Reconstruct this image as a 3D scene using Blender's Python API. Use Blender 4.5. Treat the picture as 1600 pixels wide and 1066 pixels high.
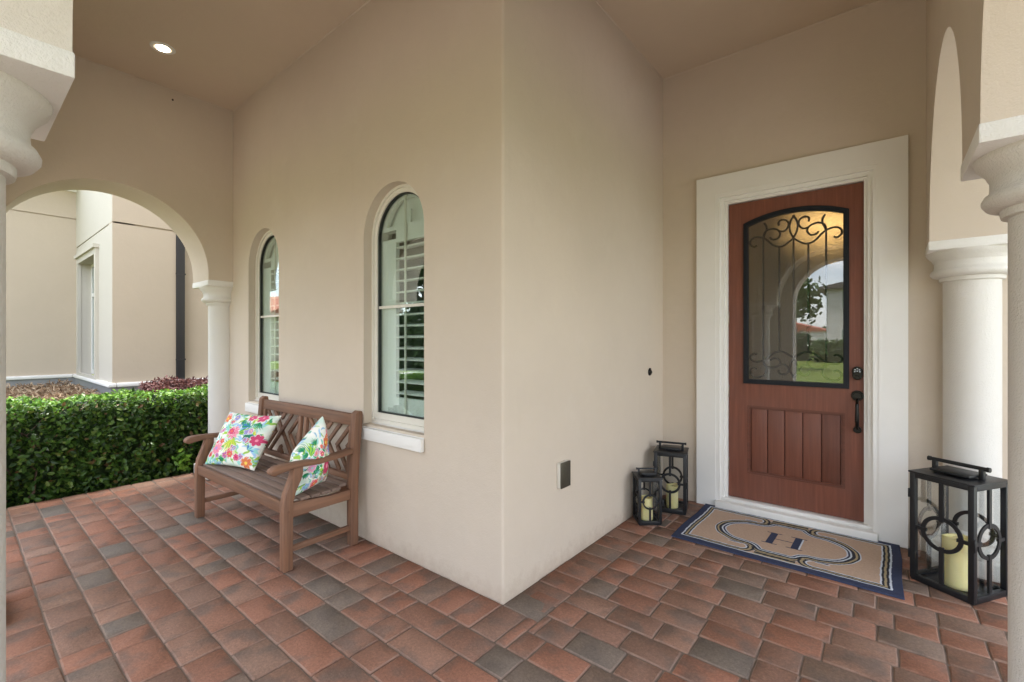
import bpy, bmesh, math, random
import numpy as np
from mathutils import Vector, Matrix
from mathutils.geometry import tessellate_polygon
random.seed(7); rng = np.random.default_rng(7)
PI = math.pi
S = bpy.context.scene
for o in list(bpy.data.objects): bpy.data.objects.remove(o)
COL = S.collection

# ------------------------------------------------------------ camera
CAMH = 1.36; YAW = math.atan(585/716.7)
cd = bpy.data.cameras.new('camera'); cam = bpy.data.objects.new('camera', cd); COL.objects.link(cam)
cam.location = (0, 0, CAMH); cam.rotation_euler = (PI/2, 0, YAW)
cd.sensor_width = 36; cd.lens = 716.7/1600*36; cd.clip_start = 0.02; cd.clip_end = 2000
S.camera = cam

# ------------------------------------------------------------ world, sun, exposure
SUN_EL = math.radians(75); SUN_AZ = math.radians(-25)      # azimuth from +Y towards +X
w = bpy.data.worlds.new('World'); S.world = w; w.use_nodes = True
nt = w.node_tree; nt.nodes.clear()
def wn(t): return nt.nodes.new(t)
wo = wn('ShaderNodeOutputWorld'); bg = wn('ShaderNodeBackground'); bg.inputs[1].default_value = 0.15
sky = wn('ShaderNodeTexSky'); sky.sky_type = 'NISHITA'; sky.sun_disc = False
sky.sun_elevation = SUN_EL; sky.sun_rotation = SUN_AZ; sky.air_density = 1.0; sky.dust_density = 1.5
tc = wn('ShaderNodeTexCoord'); mp = wn('ShaderNodeMapping'); mp.inputs['Scale'].default_value = (1, 1, 3.2)
ns = wn('ShaderNodeTexNoise'); ns.inputs['Scale'].default_value = 2.1; ns.inputs['Detail'].default_value = 7; ns.inputs['Roughness'].default_value = .55
cr = wn('ShaderNodeValToRGB'); cr.color_ramp.elements[0].position = .36; cr.color_ramp.elements[1].position = .62
mx = wn('ShaderNodeMix'); mx.data_type = 'RGBA'; mx.inputs[7].default_value = (8.5, 8.6, 8.9, 1)
nt.links.new(tc.outputs['Generated'], mp.inputs[0]); nt.links.new(mp.outputs[0], ns.inputs['Vector'])
nt.links.new(ns.outputs['Fac'], cr.inputs[0]); nt.links.new(cr.outputs[0], mx.inputs[0])
nt.links.new(sky.outputs[0], mx.inputs[6]); nt.links.new(mx.outputs[2], bg.inputs[0]); nt.links.new(bg.outputs[0], wo.inputs[0])
sd = bpy.data.lights.new('sun', 'SUN'); sd.energy = 3.0; sd.angle = math.radians(10); sd.color = (1, .97, .92)
so = bpy.data.objects.new('sun', sd); COL.objects.link(so)
sv = Vector((math.sin(SUN_AZ)*math.cos(SUN_EL), math.cos(SUN_AZ)*math.cos(SUN_EL), math.sin(SUN_EL)))
so.rotation_euler = sv.to_track_quat('Z', 'Y').to_euler(); so.location = sv*60
S.view_settings.view_transform = 'Standard'; S.view_settings.look = 'None'; S.view_settings.gamma = 1
S.view_settings.use_curve_mapping = False; S.view_settings.exposure = 2.05
S.render.engine = 'CYCLES'
S.cycles.max_bounces = 9; S.cycles.diffuse_bounces = 5; S.cycles.glossy_bounces = 4; S.cycles.transparent_max_bounces = 16; S.cycles.transmission_bounces = 6
S.cycles.caustics_reflective = False; S.cycles.caustics_refractive = False

# ------------------------------------------------------------ material helpers
class NT:
    def __init__(s, name):
        s.m = bpy.data.materials.new(name); s.m.use_nodes = True; s.t = s.m.node_tree; s.t.nodes.clear()
        s.out = s.t.nodes.new('ShaderNodeOutputMaterial')
    def n(s, t, **k):
        nd = s.t.nodes.new(t)
        for a, b in k.items():
            if a[0] == '_': nd.inputs[int(a[1:])].default_value = b
            elif hasattr(nd, a): setattr(nd, a, b)
            else: nd.inputs[a.replace('__', ' ')].default_value = b
        return nd
    def l(s, a, b): s.t.links.new(a, b)
    def coord(s, kind='Object', scale=(1, 1, 1)):
        c = s.n('ShaderNodeTexCoord'); m = s.n('ShaderNodeMapping'); m.inputs['Scale'].default_value = scale
        s.l(c.outputs[kind], m.inputs[0]); return m.outputs[0]
    def geo(s, scale=(1, 1, 1)):
        c = s.n('ShaderNodeNewGeometry'); m = s.n('ShaderNodeMapping'); m.inputs['Scale'].default_value = scale
        s.l(c.outputs['Position'], m.inputs[0]); return m.outputs[0]
    def noise(s, vec, sc, det=3, ro=.5):
        x = s.n('ShaderNodeTexNoise'); x.inputs['Scale'].default_value = sc; x.inputs['Detail'].default_value = det; x.inputs['Roughness'].default_value = ro
        if vec is not None: s.l(vec, x.inputs['Vector'])
        return x.outputs['Fac']
    def ramp(s, fac, stops, interp='LINEAR'):
        r = s.n('ShaderNodeValToRGB'); e = r.color_ramp.elements; r.color_ramp.interpolation = interp
        while len(e) < len(stops): e.new(.5)
        for i, (p, c) in enumerate(stops):
            e[i].position = p; e[i].color = (*c, 1) if len(c) == 3 else c
        s.l(fac, r.inputs[0]); return r.outputs[0]
    def mix(s, fac, a, b, blend='MIX'):
        x = s.n('ShaderNodeMix'); x.data_type = 'RGBA'; x.blend_type = blend; x.clamp_factor = True
        for i, v in ((0, fac), (6, a), (7, b)):
            if isinstance(v, (int, float)): x.inputs[i].default_value = v
            elif isinstance(v, tuple): x.inputs[i].default_value = (*v, 1)
            else: s.l(v, x.inputs[i])
        return x.outputs[2]
    def math(s, op, a, b=0.):
        x = s.n('ShaderNodeMath'); x.operation = op
        for i, v in ((0, a), (1, b)):
            if isinstance(v, (int, float)): x.inputs[i].default_value = v
            else: s.l(v, x.inputs[i])
        return x.outputs[0]
    def bump(s, h, strength, dist=.01, normal=None):
        b = s.n('ShaderNodeBump'); b.inputs['Strength'].default_value = strength; b.inputs['Distance'].default_value = dist
        s.l(h, b.inputs['Height'])
        if normal is not None: s.l(normal, b.inputs['Normal'])
        return b.outputs[0]
    def bsdf(s, col, rough=.6, metal=0., normal=None, spec=.5, emit=None, es=0., coat=0.):
        p = s.n('ShaderNodeBsdfPrincipled')
        for nm, v in (('Base Color', col), ('Roughness', rough), ('Metallic', metal)):
            if isinstance(v, tuple): p.inputs[nm].default_value = (*v, 1)
            elif isinstance(v, (int, float)): p.inputs[nm].default_value = v
            else: s.l(v, p.inputs[nm])
        p.inputs['Specular IOR Level'].default_value = spec; p.inputs['Coat Weight'].default_value = coat
        if emit: p.inputs['Emission Color'].default_value = (*emit, 1); p.inputs['Emission Strength'].default_value = es
        if normal is not None: s.l(normal, p.inputs['Normal'])
        s.l(p.outputs[0], s.out.inputs[0]); return p
M = {}
def stucco(name, col, fine=170, strength=.25, mott=.06, rough=.85, blotch=None):
    t = NT(name); g = t.geo()
    a = t.noise(g, 1.6, 4, .6); b = t.noise(g, 14, 3); 
    c1 = tuple(c*(1-mott) for c in col); c2 = tuple(min(1, c*(1+mott)) for c in col)
    c = t.mix(a, c1, c2); c = t.mix(t.math('MULTIPLY', b, .35), c, tuple(x*.93 for x in col))
    if name == 'wall_stucco':                                # red dust splashed up from the pavers, in patches
        sz = t.n('ShaderNodeSeparateXYZ'); t.l(g, sz.inputs[0]); hz = t.math('SUBTRACT', .16, sz.outputs[2]); hz = t.math('MULTIPLY', hz, 3.2)
        f = t.ramp(t.math('ADD', hz, t.math('MULTIPLY', t.noise(g, 17, 6, .75), .9)), [(.64, (0, 0, 0)), (.97, (1, 1, 1))]); c = t.mix(t.math('MULTIPLY', f, .33), c, (.36, .25, .17))
        vm = t.geo((9, 9, .9)); f = t.ramp(t.noise(vm, 1., 5, .65), [(.60, (0, 0, 0)), (.78, (1, 1, 1))]); c = t.mix(t.math('MULTIPLY', f, .10), c, (.42, .35, .26))
    if blotch:
        f = t.ramp(t.noise(g, 2.3, 6, .7), [(.56, (0, 0, 0)), (.72, (1, 1, 1))]); c = t.mix(t.math('MULTIPLY', f, .3), c, blotch)
    h1 = t.noise(g, fine, 3, .6); h2 = t.noise(g, 7, 5, .6)
    n = t.bump(h2, .2, .02); n = t.bump(h1, strength, .004, n)
    t.bsdf(c, rough, normal=n, spec=.25); M[name] = t.m
stucco('wall_stucco', (.615, .53, .43), 170, .32, .075, blotch=(.66, .59, .50))
stucco('ceiling_stucco', (.61, .51, .395), 120, .2)
stucco('trim_stucco', (.70, .675, .62), 140, .85, .05)
stucco('band_stucco', (.80, .785, .74), 150, .7, .03)
stucco('arch_stucco', (.70, .65, .57), 140, .8, .05)
stucco('neighbour_stucco', (.49, .415, .32), 150, .25, .05)
stucco('neighbour_trim', (.54, .505, .43), 150, .1, .03)
stucco('far_stucco', (.62, .60, .55), 50, .2, .05)
stucco('foundation', (.26, .262, .26), 60, .3, .08)

def plain(name, col, rough=.5, metal=0., spec=.5, nsc=None, namp=.08, bsc=None, bst=.1, coat=0., coord='geo'):
    t = NT(name); g = t.geo() if coord == 'geo' else t.coord()
    c = col
    if nsc: c = t.mix(t.noise(g, nsc, 4, .6), tuple(x*(1-namp) for x in col), tuple(min(1, x*(1+namp)) for x in col))
    n = t.bump(t.noise(g, bsc, 3), bst, .002) if bsc else None
    t.bsdf(c, rough, metal, n, spec, coat=coat); M[name] = t.m
plain('white_paint', (.80, .785, .745), .45, nsc=8, namp=.03, bsc=300, bst=.05)
plain('shutter_white', (.80, .80, .76), .35)
plain('window_frame', (.72, .69, .61), .4, nsc=20, namp=.02)
plain('black_metal', (.018, .019, .021), .42, .3, nsc=30, namp=.25, bsc=400, bst=.08)
plain('iron', (.02, .018, .017), .5, .4)
plain('door_black', (.010, .012, .016), .5, spec=.25, nsc=40, namp=.2)
plain('hardware', (.012, .011, .010), .28, .6)
plain('bronze', (.11, .10, .075), .38, .6, nsc=60, namp=.2)
plain('gutter_metal', (.045, .045, .048), .4, .3, nsc=10, namp=.1)
plain('hinge_metal', (.45, .43, .38), .3, .9)
plain('rubber', (.02, .022, .02), .6)
plain('sand_joint', (.17, .125, .095), .95, nsc=90, namp=.35, bsc=300, bst=.5)
plain('asphalt', (.06, .06, .062), .9, nsc=30, namp=.15)
plain('concrete', (.60, .59, .56), .85, nsc=10, namp=.1)
plain('soil', (.05, .035, .022), .95, nsc=30, namp=.3)
plain('bark', (.09, .065, .045), .9, nsc=20, namp=.3, bsc=40, bst=.6)
plain('roof_tile', (.36, .12, .07), .8, nsc=3, namp=.3)
plain('grey_roof', (.10, .09, .085), .8, nsc=6, namp=.3)
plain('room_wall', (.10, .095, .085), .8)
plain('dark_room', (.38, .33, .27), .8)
plain('twig_bark', (.10, .06, .04), .9)
plain('keypad_glass', (.5, .55, .6), .3)

def wood(name, axis, base, lo, rough=.65, sc=1., bump=.25):
    t = NT(name); st = [38*sc, 38*sc, 38*sc]; st[axis] = 1.6*sc
    v = t.coord('Object', tuple(st)); oi = t.n('ShaderNodeObjectInfo')
    add = t.n('ShaderNodeVectorMath'); add.operation = 'ADD'; t.l(v, add.inputs[0])
    cb = t.n('ShaderNodeCombineXYZ'); r = t.math('MULTIPLY', oi.outputs['Random'], 30.); t.l(r, cb.inputs[0]); t.l(r, cb.inputs[1]); t.l(r, cb.inputs[2]); t.l(cb.outputs[0], add.inputs[1])
    f = t.noise(add.outputs[0], 1., 5, .65); f2 = t.noise(t.coord('Object'), 5, 3, .5)
    c = t.ramp(f, [(.3, lo), (.55, base), (.75, tuple(x*1.3 for x in base))])
    c = t.mix(t.math('MULTIPLY', f2, .5), c, tuple((x*.5+sum(base)/3*.62) for x in base))
    br = t.math('ADD', t.math('MULTIPLY', oi.outputs['Random'], .3), .85)
    hv = t.n('ShaderNodeHueSaturation'); t.l(c, hv.inputs['Color']); t.l(br, hv.inputs['Value'])
    t.bsdf(hv.outputs[0], rough, normal=t.bump(f, bump, .002), spec=.3); M[name] = t.m
for ax, nm in enumerate('xyz'):
    wood('teak_'+nm, ax, (.235, .112, .058), (.115, .055, .030))
wood('seat_teak', 0, (.235, .158, .118), (.13, .086, .064))
for ax, nm in ((0, 'x'), (2, 'z')):
    wood('door_wood_'+nm, ax, (.178, .056, .030), (.13, .040, .021), .45, 1.3, .12)

def brick_mat(name, stuff):
    t = NT(name); g = t.geo()
    if stuff:
        gi = t.n('ShaderNodeNewGeometry'); rnd = gi.outputs['Random Per Island']
    else:
        rnd = t.n('ShaderNodeObjectInfo').outputs['Random']
    base = t.ramp(rnd, [(0, (.24, .118, .076)), (.16, (.305, .140, .088)), (.34, (.26, .130, .084)), (.52, (.21, .124, .087)), (.66, (.29, .158, .106)), (.84, (.215, .142, .103)), (.94, (.18, .138, .106)), (1, (.155, .13, .105))])
    off = t.n('ShaderNodeCombineXYZ'); r2 = t.math('MULTIPLY', rnd, 91.7); t.l(r2, off.inputs[0]); t.l(r2, off.inputs[1])
    ad = t.n('ShaderNodeVectorMath'); ad.operation = 'ADD'; t.l(g, ad.inputs[0]); t.l(off.outputs[0], ad.inputs[1])
    smear = t.ramp(t.noise(ad.outputs[0], 6.5, 2, .5), [(.50, (0, 0, 0)), (.66, (1, 1, 1))])
    c = t.mix(t.math('MULTIPLY', smear, .6), base, (.125, .102, .084))
    sp = t.noise(g, 75, 6, .8); c = t.mix(.9, c, t.ramp(sp, [(.25, (.30, .30, .30)), (.5, (.50, .50, .50)), (.78, (.80, .77, .74))]), 'OVERLAY')
    wear = t.ramp(t.noise(g, 22, 5, .7), [(.6, (0, 0, 0)), (.8, (1, 1, 1))]); c = t.mix(t.math('MULTIPLY', wear, .25), c, (.34, .25, .20))
    tn = t.n('ShaderNodeSeparateXYZ'); t.l(t.n('ShaderNodeNewGeometry').outputs['True Normal'], tn.inputs[0])
    eg = t.ramp(tn.outputs[2], [(.55, (0, 0, 0)), (.60, (1, 1, 1)), (.93, (1, 1, 1)), (.975, (0, 0, 0))]); eg = t.math('MULTIPLY', eg, t.ramp(t.noise(g, 7, 3, .6), [(.38, (.12, .12, .12)), (.68, (.62, .62, .62))])); c = t.mix(eg, c, (.36, .25, .19))   # bevels tinted pale in patches, painting in the light that edges catch
    lime = t.ramp(t.noise(g, 48, 3, .6), [(.74, (0, 0, 0)), (.78, (1, 1, 1))]); c = t.mix(t.math('MULTIPLY', lime, .35), c, (.42, .38, .34))
    n = t.bump(t.noise(g, 24, 5, .7), .6, .007); n = t.bump(t.noise(g, 120, 4, .7), .6, .003, n)
    t.bsdf(c, .8, normal=n, spec=.3); M[name] = t.m
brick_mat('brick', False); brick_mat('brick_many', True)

def leafmat(name, stops, rough=.4, sub=.25, spec=.5):
    t = NT(name); gi = t.n('ShaderNodeNewGeometry'); oi = t.n('ShaderNodeObjectInfo')
    f = t.math('FRACT', t.math('ADD', gi.outputs['Random Per Island'], oi.outputs['Random']))
    c = t.ramp(f, stops); p = t.bsdf(c, rough, spec=spec*.5)
    tr = t.n('ShaderNodeBsdfTranslucent'); t.l(c, tr.inputs[0]); ms = t.n('ShaderNodeMixShader'); ms.inputs[0].default_value = sub
    t.l(p.outputs[0], ms.inputs[1]); t.l(tr.outputs[0], ms.inputs[2]); t.l(ms.outputs[0], t.out.inputs[0]); M[name] = t.m
leafmat('hedge_leaf', [(0, (.014, .036, .007)), (.3, (.030, .072, .012)), (.6, (.052, .112, .016)), (.85, (.085, .155, .024)), (.965, (.14, .19, .035)), (.975, (.16, .10, .04)), (1, (.12, .07, .03))], .35)
leafmat('young_leaf', [(0, (.07, .17, .02)), (.5, (.12, .26, .03)), (1, (.2, .34, .04))], .38)
leafmat('purple_leaf', [(0, (.05, .018, .018)), (.5, (.10, .036, .034)), (1, (.17, .075, .06))], .5)
leafmat('dry_leaf', [(0, (.10, .06, .035)), (.4, (.26, .17, .10)), (.8, (.42, .31, .2)), (1, (.55, .45, .32))], .7)
leafmat('tree_leaf', [(0, (.03, .06, .015)), (.5, (.05, .10, .025)), (1, (.08, .14, .04))], .5)
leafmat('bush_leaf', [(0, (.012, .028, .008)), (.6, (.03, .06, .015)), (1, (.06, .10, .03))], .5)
def grassmat():
    t = NT('grass'); g = t.geo(); a = t.noise(g, .35, 4, .6); b = t.noise(g, 30, 4, .7)
    c = t.mix(a, (.12, .165, .028), (.18, .22, .045)); c = t.mix(t.math('MULTIPLY', b, .6), c, (.05, .085, .015))
    t.bsdf(c, .9, normal=t.bump(b, .5, .02), spec=.2); M['grass'] = t.m
grassmat()
def glassmix(name, fac, tint=(.9, .95, .93), bsc=None, bst=.1):
    t = NT(name); a = t.n('ShaderNodeBsdfTransparent'); a.inputs[0].default_value = (*tint, 1)
    b = t.n('ShaderNodeBsdfGlossy'); b.inputs['Roughness'].default_value = 0.0; b.inputs[0].default_value = (1, 1, 1, 1)
    if bsc: t.l(t.bump(t.noise(t.geo(), bsc, 2), bst, .001), b.inputs['Normal'])
    fr = t.n('ShaderNodeFresnel'); fr.inputs[0].default_value = 1.5
    f = t.math('ADD', t.math('MULTIPLY', fr.outputs[0], .32), fac)
    x = t.n('ShaderNodeMixShader'); t.l(f, x.inputs[0]); t.l(a.outputs[0], x.inputs[1]); t.l(b.outputs[0], x.inputs[2]); t.l(x.outputs[0], t.out.inputs[0]); M[name] = t.m
glassmix('window_glass', .0, (.93, .985, .965)); glassmix('door_glass', .072, (.92, .93, .92), 2.2, .02); glassmix('lantern_glass', .0, (.97, .98, .98))
def pebble():
    t = NT('pebbled_glass'); p = t.bsdf((.9, .88, .82), .06, normal=t.bump(t.noise(t.geo(), 150, 2, .5), .55, .004))
    p.inputs['Transmission Weight'].default_value = 1; p.inputs['IOR'].default_value = 1.45; M['pebbled_glass'] = t.m
pebble()
def emis(name, col, st):
    t = NT(name); e = t.n('ShaderNodeEmission'); e.inputs[0].default_value = (*col, 1); e.inputs[1].default_value = st; t.l(e.outputs[0], t.out.inputs[0]); M[name] = t.m
emis('lamp_on', (1, .88, .66), 9); emis('baffle_glow', (1, .72, .42), .32); emis('chandelier_glow', (1, .60, .22), .85)
def wax():
    t = NT('candle_wax'); c = t.mix(t.noise(t.coord(), 12, 3), (.88, .76, .35), (.90, .80, .42))
    p = t.bsdf(c, .55, spec=.3); p.inputs['Subsurface Weight'].default_value = .3; p.inputs['Subsurface Radius'].default_value = (.02, .015, .006); M['candle_wax'] = t.m
wax()
def attrmat(name, rough, bsc, bst, weave=None):
    t = NT(name); a = t.n('ShaderNodeAttribute'); a.attribute_name = 'print'
    v = t.coord('Object', weave or (1, 1, 1)); nz = t.noise(v, bsc, 3, .6)
    c = t.mix(.35, a.outputs['Color'], t.ramp(nz, [(.2, (.32, .32, .32)), (.8, (.68, .68, .68))]), 'OVERLAY')
    t.bsdf(c, rough, normal=t.bump(nz, bst, .002), spec=.2); M[name] = t.m
attrmat('mat_print', .95, 60, .8, (1, 7, 7)); attrmat('cushion_print', .85, 200, .15)

# ------------------------------------------------------------ mesh helpers
def link(name, me, mat, parent=None):
    o = bpy.data.objects.new(name, me); COL.objects.link(o)
    if mat is not None and len(me.materials) == 0: me.materials.append(M[mat] if isinstance(mat, str) else mat)
    if parent is not None: o.parent = parent
    return o
def empty(name, loc=(0, 0, 0), rz=0., label=None, cat=None, group=None, parent=None):
    o = bpy.data.objects.new(name, None); COL.objects.link(o); o.location = loc; o.rotation_euler = (0, 0, rz); o.empty_display_size = .2
    if parent is not None: o.parent = parent
    return tag(o, label, cat, group)
def tag(o, label=None, cat=None, group=None, kind=None):
    if label: o['label'] = label
    if cat: o['category'] = cat
    if group: o['group'] = group
    if kind: o['kind'] = kind
    return o
class MB:
    def __init__(s): s.v = []; s.f = []; s.sm = []
    def add(s, vs, fs, smooth=False):
        k = len(s.v); s.v += [tuple(v) for v in vs]; s.f += [tuple(i+k for i in f) for f in fs]; s.sm += [smooth]*len(fs); return s
    def box(s, x0, y0, z0, x1, y1, z1, bev=0.):
        if x0 > x1: x0, x1 = x1, x0
        if y0 > y1: y0, y1 = y1, y0
        if z0 > z1: z0, z1 = z1, z0
        if bev <= 0:
            v = [(x, y, z) for z in (z0, z1) for y in (y0, y1) for x in (x0, x1)]
            return s.add(v, [(0, 2, 3, 1), (4, 5, 7, 6), (0, 1, 5, 4), (2, 6, 7, 3), (0, 4, 6, 2), (1, 3, 7, 5)])
        bm = bmesh.new(); bmesh.ops.create_cube(bm, size=1)
        for q in bm.verts: q.co = ((x0+x1)/2+q.co.x*(x1-x0), (y0+y1)/2+q.co.y*(y1-y0), (z0+z1)/2+q.co.z*(z1-z0))
        bev = min(bev, .49*min(x1-x0, y1-y0, z1-z0))
        bmesh.ops.bevel(bm, geom=bm.edges[:], offset=bev, segments=2, profile=.5, affect='EDGES')
        bm.verts.ensure_lookup_table()
        s.add([q.co[:] for q in bm.verts], [[q.index for q in f.verts] for f in bm.faces], True); bm.free(); return s
    def prism(s, axis, pts, a, b, bev=0., smooth=True):      # polygon pts in the two other axes, extruded along axis from a to b
        def P(p, t):
            return (t, p[0], p[1]) if axis == 0 else (p[0], t, p[1]) if axis == 1 else (p[0], p[1], t)
        n = len(pts)
        bm = bmesh.new(); va = [bm.verts.new(P(p, a)) for p in pts]; vb = [bm.verts.new(P(p, b)) for p in pts]
        bm.faces.new(va); bm.faces.new(vb[::-1])
        for i in range(n): bm.faces.new((va[i], vb[i], vb[(i+1) % n], va[(i+1) % n]))
        bmesh.ops.recalc_face_normals(bm, faces=bm.faces[:])
        if bev:
            ed = [e for e in bm.edges if len(e.link_faces) == 2 and e.calc_face_angle(0) > .6]
            bmesh.ops.bevel(bm, geom=ed, offset=bev, segments=2, profile=.5, affect='EDGES')
        bm.verts.index_update()
        s.add([q.co[:] for q in bm.verts], [[q.index for q in f.verts] for f in bm.faces], smooth); bm.free(); return s
    def wall(s, axis, outer, holes, a, b):                    # flat plate with holes
        def P(p, t):
            return (t, p[0], p[1]) if axis == 0 else (p[0], t, p[1]) if axis == 1 else (p[0], p[1], t)
        loops = [outer]+holes
        tri = tessellate_polygon([[Vector((p[0], p[1], 0)) for p in L] for L in loops])
        allp = [p for L in loops for p in L]
        ar = sum((allp[t[1]][0]-allp[t[0]][0])*(allp[t[2]][1]-allp[t[0]][1])-(allp[t[2]][0]-allp[t[0]][0])*(allp[t[1]][1]-allp[t[0]][1]) for t in tri)
        s.add([P(p, a) for p in allp], [t for t in tri]); s.add([P(p, b) for p in allp], [t[::-1] for t in tri])
        for L in loops:
            n = len(L); s.add([P(p, a) for p in L]+[P(p, b) for p in L], [(i, (i+1) % n, n+(i+1) % n, n+i) for i in range(n)], True)
        return s
    def lathe(s, prof, c=(0, 0, 0), n=40, axis=2, smooth=True, a0=0., a1=2*PI):
        full = abs(a1-a0-2*PI) < 1e-6; m = n if full else n+1; vs = []
        for r, z in prof:
            for i in range(m):
                t = a0+(a1-a0)*i/n; x, y = r*math.cos(t), r*math.sin(t)
                p = (x, y, z) if axis == 2 else (x, z, y) if axis == 1 else (z, x, y)
                vs.append((c[0]+p[0], c[1]+p[1], c[2]+p[2]))
        fs = []
        for j in range(len(prof)-1):
            for i in range(n):
                k = (i+1) % m if full else i+1
                fs.append((j*m+i, j*m+k, (j+1)*m+k, (j+1)*m+i))
        if full:
            if prof[0][0] > 1e-5: fs.append(tuple(range(m))[::-1])
            if prof[-1][0] > 1e-5: fs.append(tuple((len(prof)-1)*m+i for i in range(m)))
        return s.add(vs, fs, smooth)
    def tube(s, pts, r, n=8, closed=False):
        pts = [Vector(p) for p in pts]; N = len(pts); vs = []; fs = []
        up = Vector((0, 1, .01)); prev = None
        for i, p in enumerate(pts):
            if closed: d = pts[(i+1) % N]-pts[i-1]
            else: d = pts[min(i+1, N-1)]-pts[max(i-1, 0)]
            d.normalize()
            if prev is None:
                a = d.cross(up); a = a if a.length > .1 else d.cross(Vector((1, 0, 0))); a.normalize()
            else:
                a = prev-d*prev.dot(d); a.normalize()
            prev = a; b = d.cross(a); rr = r[i] if isinstance(r, (list, tuple)) else r
            for k in range(n):
                t = 2*PI*k/n; vs.append(p+(a*math.cos(t)+b*math.sin(t))*rr)
        R_ = N if closed else N-1
        for i in range(R_):
            j = (i+1) % N
            for k in range(n): fs.append((i*n+k, i*n+(k+1) % n, j*n+(k+1) % n, j*n+k))
        if not closed: fs += [tuple(range(n))[::-1], tuple((N-1)*n+k for k in range(n))]
        return s.add(vs, fs, True)
    def rot(s, ang, piv=(0, 0)):
        c, q = math.cos(ang), math.sin(ang)
        s.v = [(piv[0]+(x-piv[0])*c-(y-piv[1])*q, piv[1]+(x-piv[0])*q+(y-piv[1])*c, z) for x, y, z in s.v]; return s
    def mesh(s, name, sharp=35):
        me = bpy.data.meshes.new(name); me.from_pydata(s.v, [], s.f)
        bm = bmesh.new(); bm.from_mesh(me); bmesh.ops.remove_doubles(bm, verts=bm.verts[:], dist=1e-6); bmesh.ops.recalc_face_normals(bm, faces=bm.faces[:]); bm.to_mesh(me); bm.free()
        me.polygons.foreach_set('use_smooth', [True]*len(me.polygons)); me.set_sharp_from_angle(angle=math.radians(sharp)); me.update(); return me
    def build(s, name, mat, parent=None, sharp=35): return link(name, s.mesh(name, sharp), mat, parent)
def arc(cx, cz, r, a0, a1, n=40): return [(cx+r*math.cos(a0+(a1-a0)*i/n), cz+r*math.sin(a0+(a1-a0)*i/n)) for i in range(n+1)]
def smoothline(P, n=6):
    out = []; P = [Vector(p) for p in P]
    for i in range(len(P)-1):
        a, b, c, d = P[max(i-1, 0)], P[i], P[i+1], P[min(i+2, len(P)-1)]
        for k in range(n):
            t = k/n; out.append(.5*((2*b)+(c-a)*t+(2*a-5*b+4*c-d)*t*t+(3*b-a-3*c+d)*t**3))
    out.append(P[-1]); return out
def np_mesh(name, V, F, nper):
    me = bpy.data.meshes.new(name); me.vertices.add(len(V)); me.vertices.foreach_set('co', V.astype(np.float32).ravel())
    me.loops.add(F.size); me.loops.foreach_set('vertex_index', F.astype(np.int32).ravel())
    me.polygons.add(len(F)); me.polygons.foreach_set('loop_start', np.arange(0, F.size, nper, dtype=np.int32)); me.update(calc_edges=True); me.validate(); return me

# ------------------------------------------------------------ key dimensions
XC, YL, YD = -1.536, 1.808, 4.0       # house corner, window wall, door wall
CEIL = 3.68; XA = -5.11; XR = .2; IMP = 1.905
house = empty('house', (0, 0, 0), 0, 'cream stucco house forming the porch, with arched windows, round columns and a brown front door', 'house')

# window wall
WIN = [(-2.48, .32), (-4.415, .32)]; SPR = 2.067; WB = .79
def winhole(cx, r, spr=SPR, zb=WB): return [(cx-r, zb)]+[(cx+r, zb)]+arc(cx, spr, r, 0, PI, 36)
mb = MB().wall(1, [(-5.56, -.12), (XC-.014, -.12), (XC-.014, CEIL+.2), (-5.56, CEIL+.2)], [winhole(*q) for q in WIN], YL, YL+.2)
tag(mb.build('wall', 'wall_stucco', house), 'cream stucco wall with two arched windows above the bench')
mb = MB().box(XC-.2, YL+.014, -.12, XC, YD+.2, CEIL+.2); tag(mb.build('wall', 'wall_stucco', house), 'blank cream stucco wall between the house corner and the front door')
c = MB(); pts = [(XC-.014+.014*math.sin(t), YL+.014-.014*math.cos(t)) for t in [i*PI/16 for i in range(9)]]
c.prism(2, pts+[(XC-.014, YL+.014)], -.12, CEIL+.2); c.build('corner_bead', 'wall_stucco', house, 60)
# door wall with opening
DX0, DX1, DZ = -1.085, -.041, 2.559
mb = MB().wall(1, [(XC-.001, -.12), (DX0-.0, -.12), (DX0, DZ), (DX1, DZ), (DX1, -.12), (1.4, -.12), (1.4, CEIL+.2), (XC-.001, CEIL+.2)], [], YD, YD+.18)
tag(mb.build('wall', 'wall_stucco', house), 'cream stucco wall around the front door')
# ceiling and roof
MB().box(-5.56, -.26, CEIL, 1.4, YD+.0, CEIL+.12).build('ceiling', 'ceiling_stucco', house)
MB().prism(0, [(-.9, CEIL+.2), (-.9, CEIL+.32), (1.8, CEIL+1.1), (1.8, CEIL+.2)], -6.1, 2.2).build('roof', 'roof_tile', house)
MB().box(-5.56, 1.801, CEIL+.2, 3, 12, 7.2).build('upper_storey', 'wall_stucco', house)  # unseen storey added to keep sky light off the neighbouring house
MB().prism(0, [(1.0, 7.201), (1.0, 7.35), (6.5, 9.2), (12.6, 7.35), (12.6, 7.201)], -6.4, 3.8).build('roof', 'roof_tile', house)  # roof of the added storey, out of view as well
# crown caulk bead lines where wall meets ceiling
def bead(p, q, r=.006): MB().tube([p, q], r, 6).build('caulk_bead', 'wall_stucco', house)
bead((-5.1, YL-.002, CEIL-.003), (XC, YL-.002, CEIL-.003)); bead((XC+.002, YL, CEIL-.003), (XC+.002, YD, CEIL-.003)); bead((XC, YD-.002, CEIL-.003), (XR, YD-.002, CEIL-.003)); bead((XA+.002, -.2, CEIL-.003), (XA+.002, YL, CEIL-.003))

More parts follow.
